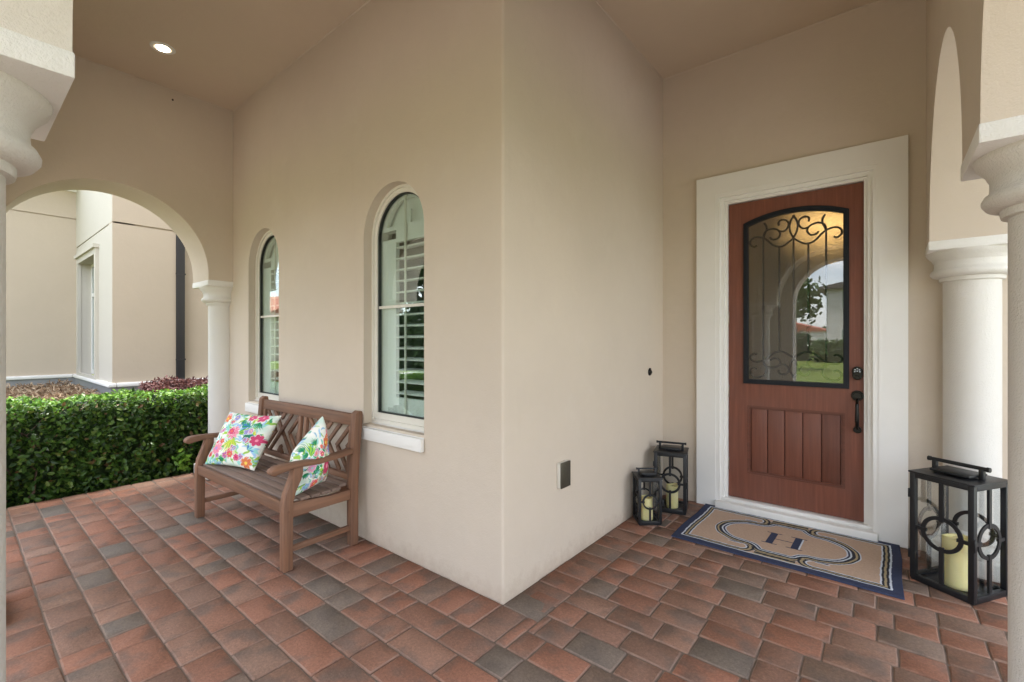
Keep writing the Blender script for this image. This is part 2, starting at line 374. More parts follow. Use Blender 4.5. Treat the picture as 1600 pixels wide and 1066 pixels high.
def impost_band(x0, y0, x1, y1, col):
    MB().box(x0-.004, y0-.004, IMP-.002, x1+.004, y1+.004, IMP+.052, .004).build('impost_band', 'band_stucco', col)
def column(cx, cy, r=.12, label=None, block=None, z0=0):
    prof = [(r, .22), (r, IMP-.175)]
    o = MB().lathe(prof, (cx, cy, 0), 48).build('column', 'trim_stucco', house)
    if label: o['label'] = label
    k = r/.12; T = IMP
    cap = [(.120, T-.182), (.135, T-.180), (.137, T-.170), (.137, T-.158), (.150, T-.156), (.166, T-.150), (.176, T-.136), (.177, T-.126), (.170, T-.112), (.160, T-.104), (.158, T-.085), (.159, T-.062), (.164, T-.058), (.168, T-.046), (.178, T-.034), (.190, T-.020), (.195, T-.004), (.195, T+.0)]
    MB().lathe([(a*k, z) for a, z in cap], (cx, cy, 0), 48).build('capital', 'trim_stucco', o, 50)
    bs = [(.185, .10), (.192, .115), (.192, .135), (.183, .15), (.160, .158), (.156, .172), (.158, .178), (.165, .19), (.160, .203), (.135, .212), (.121, .235)]
    b = MB().box(cx-.2, cy-.2, z0, cx+.2, cy+.2, .10, .008); b.lathe([(a*k, z) for a, z in bs], (cx, cy, 0), 48); b.build('base', 'trim_stucco', o, 50)
    if block: impost_band(*block, o)
    return o
def arched(axis, x0, x1, t0, t1, opens, label, mat='wall_stucco', soffit=True, top=CEIL+.0):
    # arches open down to IMP; opens = [(a,b,z_spring)], wall runs x0..x1 along, thickness t0..t1
    out = [(x0, top), (x0, IMP)]
    for a, b, zs in opens:
        out.append((a, IMP)); r = (b-a)/2; out += [(p[0], p[1]) for p in arc((a+b)/2, zs, r, PI, 0, 44)]; out.append((b, IMP))
    out += [(x1, IMP), (x1, top)]
    cl = [out[0]]
    for p in out[1:]:
        if abs(p[0]-cl[-1][0])+abs(p[1]-cl[-1][1]) > 1e-5: cl.append(p)
    o = MB().wall(axis, cl, [], t0, t1).build('arched_wall', mat, house, 30); o['label'] = label; return o
# left arched wall (plane x = XA), right arched wall (plane x = XR), front arcade
arched(0, .16, YL-.001, XA-.45, XA, [(.17, 1.59, 2.01)], 'wall over the left porch arch facing the neighbouring house')
arched(0, .161, YD-.001, XR, XR+.4, [(.165, 1.79, 1.96), (2.18, 3.72, 1.967)], 'right porch wall with two tall arches beside the front door')
arched(1, XA-.45, .6, -.24, .16, [(-5.0, -3.68, 2.0), (-3.21, -1.777, 2.0), (-1.304, .2, 1.97)], 'front arcade wall of the porch', 'arch_stucco')
fa = [(-1.80, CEIL), (-1.80, -.12), (-1.14, -.12), (-1.14, 1.95)]+arc(-.49, 1.95, .65, PI, 0, 40)[1:]+[(.16, 1.60), (.30, 1.60), (.30, CEIL)]
MB().wall(1, fa, [], -.62, -.245).build('facade_arch', 'arch_stucco', house, 30)['label'] = 'outer face of the entry arch, seen only mirrored in the door glass'
column(-1.54, -.04, .12, 'round column at the left edge of the photo', (-1.777, -.24, -1.304, .16))
column(.40, 1.985, .12, 'round column at the right edge of the photo', (.2, 1.79, .6, 2.18))
column(.40, 3.92, .128, 'half round column behind the large lantern', (.2, 3.72, .6, 4.0))
column(-5.33, 1.785, .125, 'half round column behind the left end of the bench', (-5.56, 1.59, -5.11, 1.808))
column(-5.33, -.04, .12, 'round column at the outer left corner of the porch', (-5.56, -.24, -5.11, .16))
column(-3.445, -.04, .12, 'round column in the middle of the front arcade', (-3.68, -.24, -3.21, .16))
column(.40, -.04, .12, 'round column at the outer right corner of the porch', (.2, -.24, .6, .16))
# rest of the house body, hides the sky behind the rooms
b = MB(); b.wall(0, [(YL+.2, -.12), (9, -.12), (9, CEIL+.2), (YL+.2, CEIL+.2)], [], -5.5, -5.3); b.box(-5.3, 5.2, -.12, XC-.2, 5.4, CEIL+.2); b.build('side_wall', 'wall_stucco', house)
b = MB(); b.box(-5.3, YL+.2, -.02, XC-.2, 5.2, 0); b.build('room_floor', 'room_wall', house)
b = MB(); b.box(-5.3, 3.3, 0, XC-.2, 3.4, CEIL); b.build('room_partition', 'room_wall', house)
b = MB(); b.box(XC-.2, 9, -.12, 1.6, 9.2, CEIL+.2); b.box(1.4, YD+.2, -.12, 1.6, 9, CEIL+.2); b.box(XC-.2, YD+.2, -.12, XC, 9, CEIL+.2); b.box(XC, YD+.18, -.02, 1.4, 9, .02); b.box(XC, YD+.18, CEIL-.5, 1.4, 9, CEIL-.4); b.build('hall_wall', 'dark_room', house)

# ------------------------------------------------------------ windows (house > window > pane, bars, sill, shutter)
def window(cx, r, label, shut_side):
    yf = 1.885; yg = 1.904; rg = r-.046; zb = .863
    o = MB().wall(1, [(cx-r, WB), (cx+r, WB)]+arc(cx, SPR, r, 0, PI, 36), [[(cx-rg, zb), (cx+rg, zb)]+arc(cx, SPR, rg, 0, PI, 36)], yf, YL+.2).build('window', 'window_frame', house); o['label'] = label
    rm = r-.018
    MB().wall(1, [(cx-r, WB), (cx+r, WB)]+arc(cx, SPR, r, 0, PI, 36), [[(cx-rm, WB+.03), (cx+rm, WB+.03)]+arc(cx, SPR, rm, 0, PI, 36)], yf-.014, yf).build('brick_mould', 'window_frame', o)
    g2 = rg-.008
    MB().wall(1, [(cx-rg, zb), (cx+rg, zb)]+arc(cx, SPR, rg, 0, PI, 36), [[(cx-g2, zb+.008), (cx+g2, zb+.008)]+arc(cx, SPR, g2, 0, PI, 36)], yg-.010, yg+.012).build('glazing_gasket', 'rubber', o)
    MB().wall(1, [(cx-g2, zb+.008), (cx+g2, zb+.008)]+arc(cx, SPR, g2, 0, PI, 36), [], yg, yg+.004).build('pane', 'window_glass', o)
    MB().box(cx-.007, yg+.008, zb+.01, cx+.007, yg+.016, SPR+rg-.003).build('glazing_bar', 'window_frame', o)
    MB().box(cx-g2, yg-.008, 1.583, cx+g2, yg-.001, 1.602).build('glazing_bar', 'window_frame', o)
    sl = MB().box(cx-.327, 1.777, .690, cx+.325, YL-.001, .772, .007); sl.prism(0, [(YL-.002, .70), (YL-.002, .774), (yf-.012, .797), (yf-.012, .70)], cx-r+.002, cx+r-.002); sl.build('sill', 'band_stucco', o)
    # plantation shutter just inside the glass
    ys = 1.930; x0, x1 = cx-r+.003, cx+r-.003; xl, xr = cx-r+.20, cx+r-.06
    f = MB(); f.box(x0, ys, .80, xl, ys+.028, 2.06); f.box(xr, ys, .80, x1, ys+.028, 2.06); f.box(xl, ys, .80, xr, ys+.028, .975); f.box(xl, ys, 2.035, xr, ys+.028, 2.12)
    f.box(cx+.02, ys+.004, 2.12, cx+.032, ys+.018, 2.24)
    f.wall(1, [(x0, 2.12), (x1, 2.12)]+arc(cx, SPR, r-.004, .17, PI-.17, 24), [[(cx-r+.09, 2.15), (cx+r-.09, 2.15)]+arc(cx, SPR+.02, r-.085, .35, PI-.35, 20)], ys, ys+.028); f.build('shutter_frame', 'shutter_white', o)
    bk = MB().wall(1, [(x0, 2.12), (x1, 2.12)]+arc(cx, SPR, r-.004, .17, PI-.17, 24), [], ys+.05, ys+.055); bk.build('sunburst_panel', 'shutter_white', o)
    proto = None; n = 14
    for i in range(n):
        if proto is None:
            ta = .12; ca, sa = math.cos(ta), math.sin(ta); P = [(u*ca-v*sa, u*sa+v*ca) for u, v in ((-.043, -.003), (-.037, -.007), (.036, -.007), (.042, 0), (.036, .007), (-.037, .007), (-.043, .003))]
            l = proto = MB().prism(0, P, xl+.001, xr-.001).build('louver', 'shutter_white', o)
        else:
            l = proto.copy(); COL.objects.link(l)
        l.location = (0, ys+.044, 1.008+i*.0765)
    MB().box(cx-r+.001, ys+.03, .80, cx-r+.004, YL+.199, 2.06).build('jamb_liner', 'shutter_white', o)
    return o
window(*WIN[0], 'arched window with white shutters nearer the house corner', 1)
window(*WIN[1], 'arched window with white shutters behind the bench', 1)

# ------------------------------------------------------------ front door
o = MB(); W0, W1, WT = -1.237, .111, 2.712
o.wall(1, [(W0, -.01), (DX0, -.01), (DX0, DZ), (DX1, DZ), (DX1, -.01), (W1, -.01), (W1, WT), (W0, WT)], [], YD-.03, YD-.0005)
casing = o.build('door_casing', 'white_paint', house); casing['label'] = 'wide white casing around the front door'
j = MB()
for k, (ins, y0, y1) in enumerate(((.0, YD-.026, YD+.10), (.028, YD+.0, YD+.10), (.058, YD+.022, YD+.10))):
    a0, a1, zt = DX0+ins, DX1-ins, DZ-ins; wd = .03 if k < 2 else .022
    j.wall(1, [(a0, .0), (a0+wd, .0), (a0+wd, zt-wd), (a1-wd, zt-wd), (a1-wd, .0), (a1, .0), (a1, zt), (a0, zt)], [], y0, y1)
j.build('door_jamb', 'white_paint', casing)
t = MB().box(DX0+.002, YD-.065, .0, DX1-.002, YD+.10, .062, .008); t.box(DX0+.03, YD-.01, .062, DX1-.03, YD+.10, .088, .006); t.build('threshold', 'white_paint', casing)
YF = YD+.045; X0, X1, Z0, Z1 = -1.003, -.123+.03, .092, 2.474
X1 = -.094; gx0, gx1, gzb, gzc, gzt = -.892, -.205, 1.02, 2.30, 2.372
cxd = (gx0+gx1)/2
def toparc(x0, x1, zc, zt, n=30):
    h = zt-zc; hw = (x1-x0)/2; R = (hw*hw+h*h)/(2*h); a = math.asin(hw/R); cx = (x0+x1)/2
    return [(cx+R*math.sin(a-2*a*i/n), zt-R+R*math.cos(a-2*a*i/n)) for i in range(n+1)]
px0, px1, pzb, pzt = -.866, -.228, .30, .845
slab = MB(); slab.wall(1, [(X0, Z0), (X1, Z0), (X1, Z1), (X0, Z1)], [[(gx0+.02, gzb+.02), (gx1-.02, gzb+.02)]+toparc(gx0+.02, gx1-.02, gzc-.015, gzt-.02), [(px0, pzb), (px1, pzb), (px1, pzt), (px0, pzt)]], YF, YF+.045)
door = slab.build('front_door', 'door_wood_z', house); door['label'] = 'mahogany brown front door with arched glass and scrollwork'
# sticking moulding round the plank panel
m_ = MB()
for ins, y0, y1 in ((0, YF+.0, YF+.03), (.012, YF+.006, YF+.03)):
    m_.wall(1, [(px0+ins, pzb+ins), (px1-ins, pzb+ins), (px1-ins, pzt-ins), (px0+ins, pzt-ins)], [[(px0+ins+.012, pzb+ins+.012), (px1-ins-.012, pzb+ins+.012), (px1-ins-.012, pzt-ins-.012), (px0+ins+.012, pzt-ins-.012)]], y0+.001, y1)
m_.build('panel_moulding', 'door_wood_x', door)
MB().box(px0, YF+.035, pzb, px1, YF+.044, pzt).build('panel_back', 'door_wood_x', door)
npl = 5; pw = (px1-px0-.05)/npl
for i in range(npl):
    a = px0+.025+i*pw; MB().box(a+.0025, YF+.013, pzb+.022, a+pw-.0025, YF+.036, pzt-.022, .0045).build('plank', 'door_wood_z', door)
# rails: thin joints drawn as real grooves between stiles and rails
for z in (gzb-.012, pzt+.02): pass
fr = MB(); fr.wall(1, [(gx0, gzb), (gx1, gzb)]+toparc(gx0, gx1, gzc, gzt), [[(gx0+.034, gzb+.034), (gx1-.034, gzb+.034)]+toparc(gx0+.034, gx1-.034, gzc-.022, gzt-.034)], YF-.012, YF+.03)
fr.wall(1, [(gx0+.01, gzb+.01), (gx1-.01, gzb+.01)]+toparc(gx0+.01, gx1-.01, gzc-.006, gzt-.01), [[(gx0+.028, gzb+.028), (gx1-.028, gzb+.028)]+toparc(gx0+.028, gx1-.028, gzc-.018, gzt-.028)], YF-.018, YF-.011)
fr.build('glass_frame', 'door_black', door)
gl = [(gx0+.03, gzb+.03), (gx1-.03, gzb+.03)]+toparc(gx0+.03, gx1-.03, gzc-.02, gzt-.03)
MB().wall(1, gl, [], YF+.010, YF+.013).build('pane', 'door_glass', door)
MB().wall(1, gl, [], YF+.034, YF+.038).build('textured_pane', 'pebbled_glass', door)
# scrollwork between the panes
a_ = YAW; Fv = (-math.sin(a_), math.cos(a_)); Rv = (math.cos(a_), math.sin(a_))
def onplane(u, v, Y):                                        # measured drawing of the door, metres on the door plane
    s = (u-800)/716.7; dx, dy = Fv[0]+s*Rv[0], Fv[1]+s*Rv[1]; t = Y/dy; return dx*t, CAMH+(533-v)/716.7*t
YG = YF+.022
def zz(P): return [onplane(1140+x/7.615, 310+y/7.615, YG) for x, y in P]
crv = {
 'wave': [(760, 475), (705, 520), (650, 560), (590, 577), (530, 565), (480, 530), (440, 495), (400, 474), (340, 462), (285, 472), (250, 505), (245, 545), (270, 572), (300, 578), (322, 560)],
 'scroll': [(400, 474), (408, 425), (440, 385), (500, 364), (560, 372), (595, 400), (600, 435), (578, 472), (540, 491), (500, 486), (480, 464)],
 'curl': [(590, 390), (640, 392), (682, 360), (702, 310), (684, 272), (640, 255), (600, 266), (580, 295), (588, 325)],
 'lens': [(772, 200), (728, 262), (712, 330), (722, 400), (760, 470)],
 'hook': [(410, 295), (436, 335), (438, 380), (418, 425), (400, 474)],
}
XM = zz([(760, 475)])[0][0]; ZT = zz([(760, 475)])[0][1]
rel = {k: [(p[0]-XM, p[1]-ZT) for p in zz(v)] for k, v in crv.items()}
ZBm = onplane(1150+478/5.33, 500+315/5.33, YG)[1]; xshift = cxd-XM
grille = MB()
for sx in (1, -1):
    low = [(400, 660), (430, 700), (440, 745), (425, 790), (385, 822), (330, 835), (275, 820), (246, 775), (255, 740), (290, 722), (325, 738)]
    pt = [onplane(1140+x/7.615, 480+y/7.615, YG) for x, y in low]; grille.tube(smoothline([(cxd+sx*(x-XM), YG, z) for x, z in pt], 4), .0068, 6)
    for k, v in rel.items():
        pt = [(cxd+sx*x, YG, ZT+z) for x, z in v]; grille.tube(smoothline(pt, 4), .0075, 6)
        if k == 'hook': continue
        pt = [(cxd+sx*x, YG, ZBm-z*.86) for x, z in v]; grille.tube(smoothline(pt, 4), .0075, 6)
for i, q in enumerate((-.232, -.116, 0, .116, .232)):
    q = rel['wave'][7][0]*(-1 if q > 0 else 1) if abs(q) > .2 else rel['wave'][3][0]*(-1 if q > 0 else 1) if q else 0
    zt = ZT+(rel['wave'][7][1] if i in (0, 4) else rel['wave'][3][1] if i in (1, 3) else 0); zb = ZBm-.86*(rel['wave'][7][1] if i in (0, 4) else rel['wave'][3][1] if i in (1, 3) else 0)
    grille.tube([(cxd+q, YG, zb), (cxd+q, YG, zt)], .0068, 6)
    zk = (zb+zt)/2 + ((-.07, .12, 0, -.19, .0)[i])
    if i != 2:
        grille.tube([(cxd+q, YG, zk-.022), (cxd+q, YG, zk-.012), (cxd+q, YG, zk), (cxd+q, YG, zk+.012), (cxd+q, YG, zk+.022)], [.006, .0105, .008, .0105, .006], 8)
grille.build('scroll_grille', 'iron', door)
# hardware
def disc_y(b, x, z, r, y0, y1, n=32, round_=.004):
    b.lathe([(0.0001, y1), (r-.003, y1), (r, y1+.003), (r, y0-.0), (r-round_, y0-round_), (0.0001, y0-round_)], (x, 0, z), n, axis=1)
xh = -.158
kp = MB(); disc_y(kp, xh, 1.150, .030, YF-.022, YF); disc_y(kp, xh, 1.115, .028, YF-.024, YF); kp.box(xh-.029, YF-.021, 1.115, xh+.029, YF, 1.15, .003)
disc_y(kp, xh, 1.106, .016, YF-.036, YF-.02); kp.build('keypad_lock', 'hardware', door)
kb = MB()
for (ax, az) in ((-.012, 1.158), (0, 1.166), (.012, 1.158), (-.014, 1.145), (0, 1.149), (.014, 1.145)): kb.box(xh+ax-.0038, YF-.0285, az-.0035, xh+ax+.0038, YF-.0255, az+.0035)
kb.build('keypad_button', 'keypad_glass', door)['label'] = 'small pale keypad buttons'
hd = MB(); disc_y(hd, xh, .975, .036, YF-.012, YF); disc_y(hd, xh, .975, .026, YF-.02, YF-.01); disc_y(hd, xh, .735, .024, YF-.014, YF)
hd.tube(smoothline([(xh, YF-.008, .955), (xh, YF-.045, .94), (xh, YF-.058, .90), (xh, YF-.060, .84), (xh, YF-.055, .79), (xh, YF-.035, .755), (xh, YF-.008, .738)], 5), [.009]*8+[.011]*6+[.013]*6+[.011]*5+[.009]*6, 12)
hd.tube([(xh, YF-.05, .925), (xh+.0, YF-.075, .932), (xh, YF-.085, .94)], [.008, .010, .007], 8); hd.build('handle', 'hardware', door)
for z in (2.2, 1.55, .95, .36):
    h = MB().box(X0-.014, YF-.014, z-.05, X0+.004, YF+.004, z+.05, .002); h.tube([(X0-.008, YF-.012, z-.052), (X0-.008, YF-.012, z+.052)], .006, 10); h.build('hinge', 'hinge_metal', door)
MB().box(X1-.012, YF-.004, .93, X1+.003, YF+.02, 1.0, .002).build('latch_plate', 'hardware', door)

# ------------------------------------------------------------ patio with individually laid bricks
patio = MB().box(-5.56, -.7, -.12, 1.6, YD-.001, -.0065).build('patio', 'sand_joint'); tag(patio, 'porch floor of tumbled red, brown and grey brick pavers', kind='structure')
MB().box(-5.62, -.75, -.3, 1.66, YD, -.121).build('patio_edge', 'concrete', patio)
K = .158
def fp(X, Y):
    t = X*Fv[0]+Y*Fv[1]; r = X*Rv[0]+Y*Rv[1]
    return None if t < .15 else (800+716.7*r/t, 533+716.7*CAMH/t)
recs = []
def course(a0, a1, b0, b1, along_x, sizes, start=0.):
    p = a0+start
    first = True
    while p < a1-.02:
        L = random.choice(sizes); q = min(p+L, a1)
        if a1-q < .06: q = a1
        recs.append((p, b0, q, b1) if along_x else (b0, p, b1, q)); p = q
y = 1.557
kk = 0
while y > -.5:
    kk += 1; course(-5.56, 1.6, y-K, y, True, [.155, .155, .235, .235, .31, .235], -random.choice([0, .08, .15, .05])); y -= K
course(-5.10, -1.31, 1.557, 1.806, True, [.155, .16, .15, .165]); course(-5.56, -5.10, 1.557, 1.59, True, [.235])
course(1.80, YD, XC+.002, -1.31, False, [.16, .165, .155])
recs.append((-1.44, 1.557, -1.31, 1.80)) if False else None
y = 1.557
while y < YD-.02:
    course(-1.31, 1.6, y, min(y+K, YD-.001), True, [.235, .16, .235, .24, .16], -random.choice([0, .07, .12, .17])); y += K
recs = [(max(a, -5.56 if b < 1.55 else a), b, c_, d_) for a, b, c_, d_ in recs if c_-a > .03 and d_-b > .02]
recs = [(max(a, -1.31), b, c_, d_) if (b > 1.556 and c_ > -1.30 and a < -1.31 and d_ < b+.17 and not (a < -1.5)) else (a, b, c_, d_) for a, b, c_, d_ in recs]
recs = [r for r in recs if r[2]-r[0] > .03]
def brick_verts(w, d, rnd):
    # irregular rounded outline, recessed rim
    g = .0026; hw, hd = w/2-g, d/2-g; out = []
    cs = [(-hw, -hd), (hw, -hd), (hw, hd), (-hw, hd)]; cr_ = .0045
    for i in range(4):
        a, b = Vector(cs[i]), Vector(cs[(i+1) % 4]); dr = (b-a).normalized(); nrm = Vector((dr.y, -dr.x)); L = (b-a).length
        for t in (cr_/L, .36+rnd.uniform(-.06, .06), .68+rnd.uniform(-.06, .06), 1-cr_/L):
            j = rnd.uniform(-.0016, .0010); out.append(a+dr*(L*t)+nrm*j)
    n = len(out); V = []
    for s_, z in ((1, -.045), (1, -.006), (None, 0.)):
        for p in out:
            if s_: V.append((p.x, p.y, z+(rnd.uniform(-.0012, .0008) if z > -.02 else 0)))
            else:
                q = Vector((p.x*(1-.0055/hw), p.y*(1-.0055/hd))); V.append((q.x, q.y, rnd.uniform(-.0008, .0008)))
    F = [(i, (i+1) % n, n+(i+1) % n, n+i) for i in range(n)]+[(n+i, n+(i+1) % n, 2*n+(i+1) % n, 2*n+i) for i in range(n)]+[tuple(2*n+i for i in range(n))]
    return V, F
def keyarea(r):
    cx, cy = (r[0]+r[2])/2, (r[1]+r[3])/2; P = [fp(a, b) for a, b in ((r[0], r[1]), (r[2], r[1]), (r[2], r[3]), (r[0], r[3]))]
    if any(p is None for p in P): return 0
    c0 = fp(cx, cy)
    if not (-40 < c0[0] < 1640 and c0[1] < 1110): return 0
    return abs(sum(P[i][0]*P[(i+1) % 4][1]-P[(i+1) % 4][0]*P[i][1] for i in range(4)))/2
recs.sort(key=keyarea, reverse=True)
rnd = random.Random(3); cache = {}
stuffb = MB()
for i, r in enumerate(recs):
    w_, d_ = r[2]-r[0], r[3]-r[1]; z = rnd.uniform(-.0022, .0018); cx, cy = (r[0]+r[2])/2, (r[1]+r[3])/2
    if i < 300 and keyarea(r) > 0:
        key = (round(w_, 2), round(d_, 2), rnd.randrange(5))
        if key not in cache:
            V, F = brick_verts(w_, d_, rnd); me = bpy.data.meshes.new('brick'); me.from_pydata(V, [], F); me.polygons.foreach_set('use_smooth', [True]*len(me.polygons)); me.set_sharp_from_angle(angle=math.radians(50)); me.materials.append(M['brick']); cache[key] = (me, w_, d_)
        me, mw, md = cache[key]; b = bpy.data.objects.new('brick', me); COL.objects.link(b); b.parent = patio; b.location = (cx, cy, z)
        b.scale = (w_/mw, d_/md, 1); b.rotation_euler = (rnd.uniform(-.005, .005), rnd.uniform(-.004, .004), rnd.uniform(-.005, .005))
    else:
        V, F = brick_verts(w_, d_, rnd); stuffb.add([(x+cx, y_+cy, q+z) for x, y_, q in V], F)
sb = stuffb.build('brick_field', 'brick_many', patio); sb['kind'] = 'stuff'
# ------------------------------------------------------------ bench
bench = empty('bench', (-4.15, 1.195, 0), math.radians(1.6), 'weathered teak bench with lattice back standing against the window wall', 'bench')
BW, BD = 1.42, .50                       # local: x 0..BW, y 0 (front) .. BD (back)
def part(mb, name, mat, par=None): return mb.build(name, mat, par or bench)
LW = .055
for x in (0, BW-LW):
    # front leg with swept upper part under the arm
    prof = [(.0, 0), (.056, 0), (.056, .30), (.058, .40), (.075, .46), (.105, .52), (.118, .56), (.118, .60), (.060, .60), (.056, .565), (.040, .52), (.012, .45), (.0, .38), (.0, .30)]
    part(MB().prism(0, prof, x, x+LW, .004), 'leg', 'teak_z')
    back = [(BD-.055, 0), (BD, 0), (BD, .40), (BD+.012, .60), (BD+.035, .86), (BD+.03, .885), (BD+.005, .89), (BD-.018, .875), (BD-.022, .86), (BD-.045, .60), (BD-.055, .40)]
    part(MB().prism(0, back, x, x+LW, .004), 'leg', 'teak_z')
    arm = [(-.075, .592), (-.07, .612), (-.045, .628), (.0, .633), (.10, .630), (.22, .624), (.34, .632), (BD-.04, .645), (BD-.04, .612), (.34, .600), (.22, .592), (.12, .598), (.05, .598), (-.02, .585), (-.055, .578)]
    a = MB(); a.prism(0, arm, x-.006, x+LW+.006, .007)
    part(a, 'arm_rest', 'teak_y')
    part(MB().prism(0, [(.056, .31), (BD-.056, .31), (BD-.056, .375), (.30, .372), (.056, .395)], x+.010, x+LW-.010, .003), 'side_rail', 'teak_y')
    part(MB().box(x+.012, .05, .10, x+LW-.014, BD-.05, .135, .006), 'stretcher', 'teak_y')
    for (yy, zz_) in ((.028, .35), (BD-.028, .36)):
        part(MB().lathe([(.0001, x+LW+.0015), (.008, x+LW+.001), (.008, x+LW-.004)], (0, yy, zz_), 12, axis=0) if x > .5 else MB().lathe([(.0001, x-.0015), (.008, x-.001), (.008, x+.004)], (0, yy, zz_), 12, axis=0), 'peg', 'teak_x')
part(MB().box(LW, .006, .335, BW-LW, .032, .405, .004), 'front_rail', 'teak_x')
part(MB().box(LW, BD-.045, .335, BW-LW, BD-.02, .40, .004), 'back_rail', 'teak_x')
ns_ = 6; sw = (.455-.036)/ns_
for i in range(ns_):
    y0 = .036+i*sw; zc = .408-.010*math.sin(PI*(i+.5)/ns_); part(MB().box(LW-.035 if i not in (0, ns_-1) else LW, y0+.005, zc-.012, BW-LW+.035 if i not in (0, ns_-1) else BW-LW, y0+sw-.005, zc+.008, .004), 'seat_slat', 'seat_teak')
# back rests lean slightly: parts built upright then sheared by y = y0 + k*(z-.4)
def lean(mb): mb.v = [(x, y+(z-.40)*.082, z) for x, y, z in mb.v]; return mb
part(lean(MB().prism(1, [(LW, .785), (BW-LW, .785), (BW-LW, .862), (BW*.5, .866), (LW, .862)], BD-.047, BD-.014, .004)), 'top_rail', 'teak_x')
part(lean(MB().box(LW, BD-.046, .425, BW-LW, BD-.014, .462, .003)), 'lower_rail', 'teak_x')
xs_ = [LW, .105, BW/2-.060, BW/2-.018, BW/2+.018, BW/2+.060, BW-.105, BW-LW]
for x in (BW/2-.062, BW/2+.024, LW+.004, BW-LW-.040):
    part(lean(MB().box(x, BD-.044, .4625, x+.036, BD-.018, .7845, .003)), 'stile', 'teak_z')
def diag(x0, z0, x1, z1, wd=.030, dy=0.):
    d = Vector((x1-x0, z1-z0)).normalized(); n = Vector((-d.y, d.x))*wd/2
    P = [(x0+n.x, z0+n.y), (x0-n.x, z0-n.y), (x1-n.x, z1-n.y), (x1+n.x, z1+n.y)]
    part(lean(MB().prism(1, P, BD-.040+dy, BD-.024+dy, .002)), 'lattice_slat', 'teak_x')
for a, b in ((LW+.04, BW/2-.062), (BW/2+.060, BW-LW-.04)):
    zt, zb = .786, .461; h = zt-zb; cx = (a+b)/2; cz = (zt+zb)/2; hw = h/2
    diag(cx-hw, zb, cx+hw, zt); diag(cx-hw, zt, cx+hw, zb, dy=.0165)
    for sx in (1, -1):
        e = a if sx < 0 else b
        o1 = .125; diag(cx+sx*(hw+.0), zt-.0, cx+sx*o1, cz+.0+(o1*0), dy=.0) if False else None
        # nested chevrons pointing at the stile
        for off in (.11, .22):
            tip = cx+sx*off
            L_ = min(hw, abs(e-tip))
            diag(tip, cz, tip+sx*L_, cz+L_, dy=.001*(off*100)); diag(tip, cz, tip+sx*L_, cz-L_, dy=.0175)
    for sz in (1, -1):
        tip = cz+sz*.11; L_ = hw-.11
        diag(cx, tip, cx+L_, tip+sz*L_); diag(cx, tip, cx-L_, tip+sz*L_, dy=.0165)

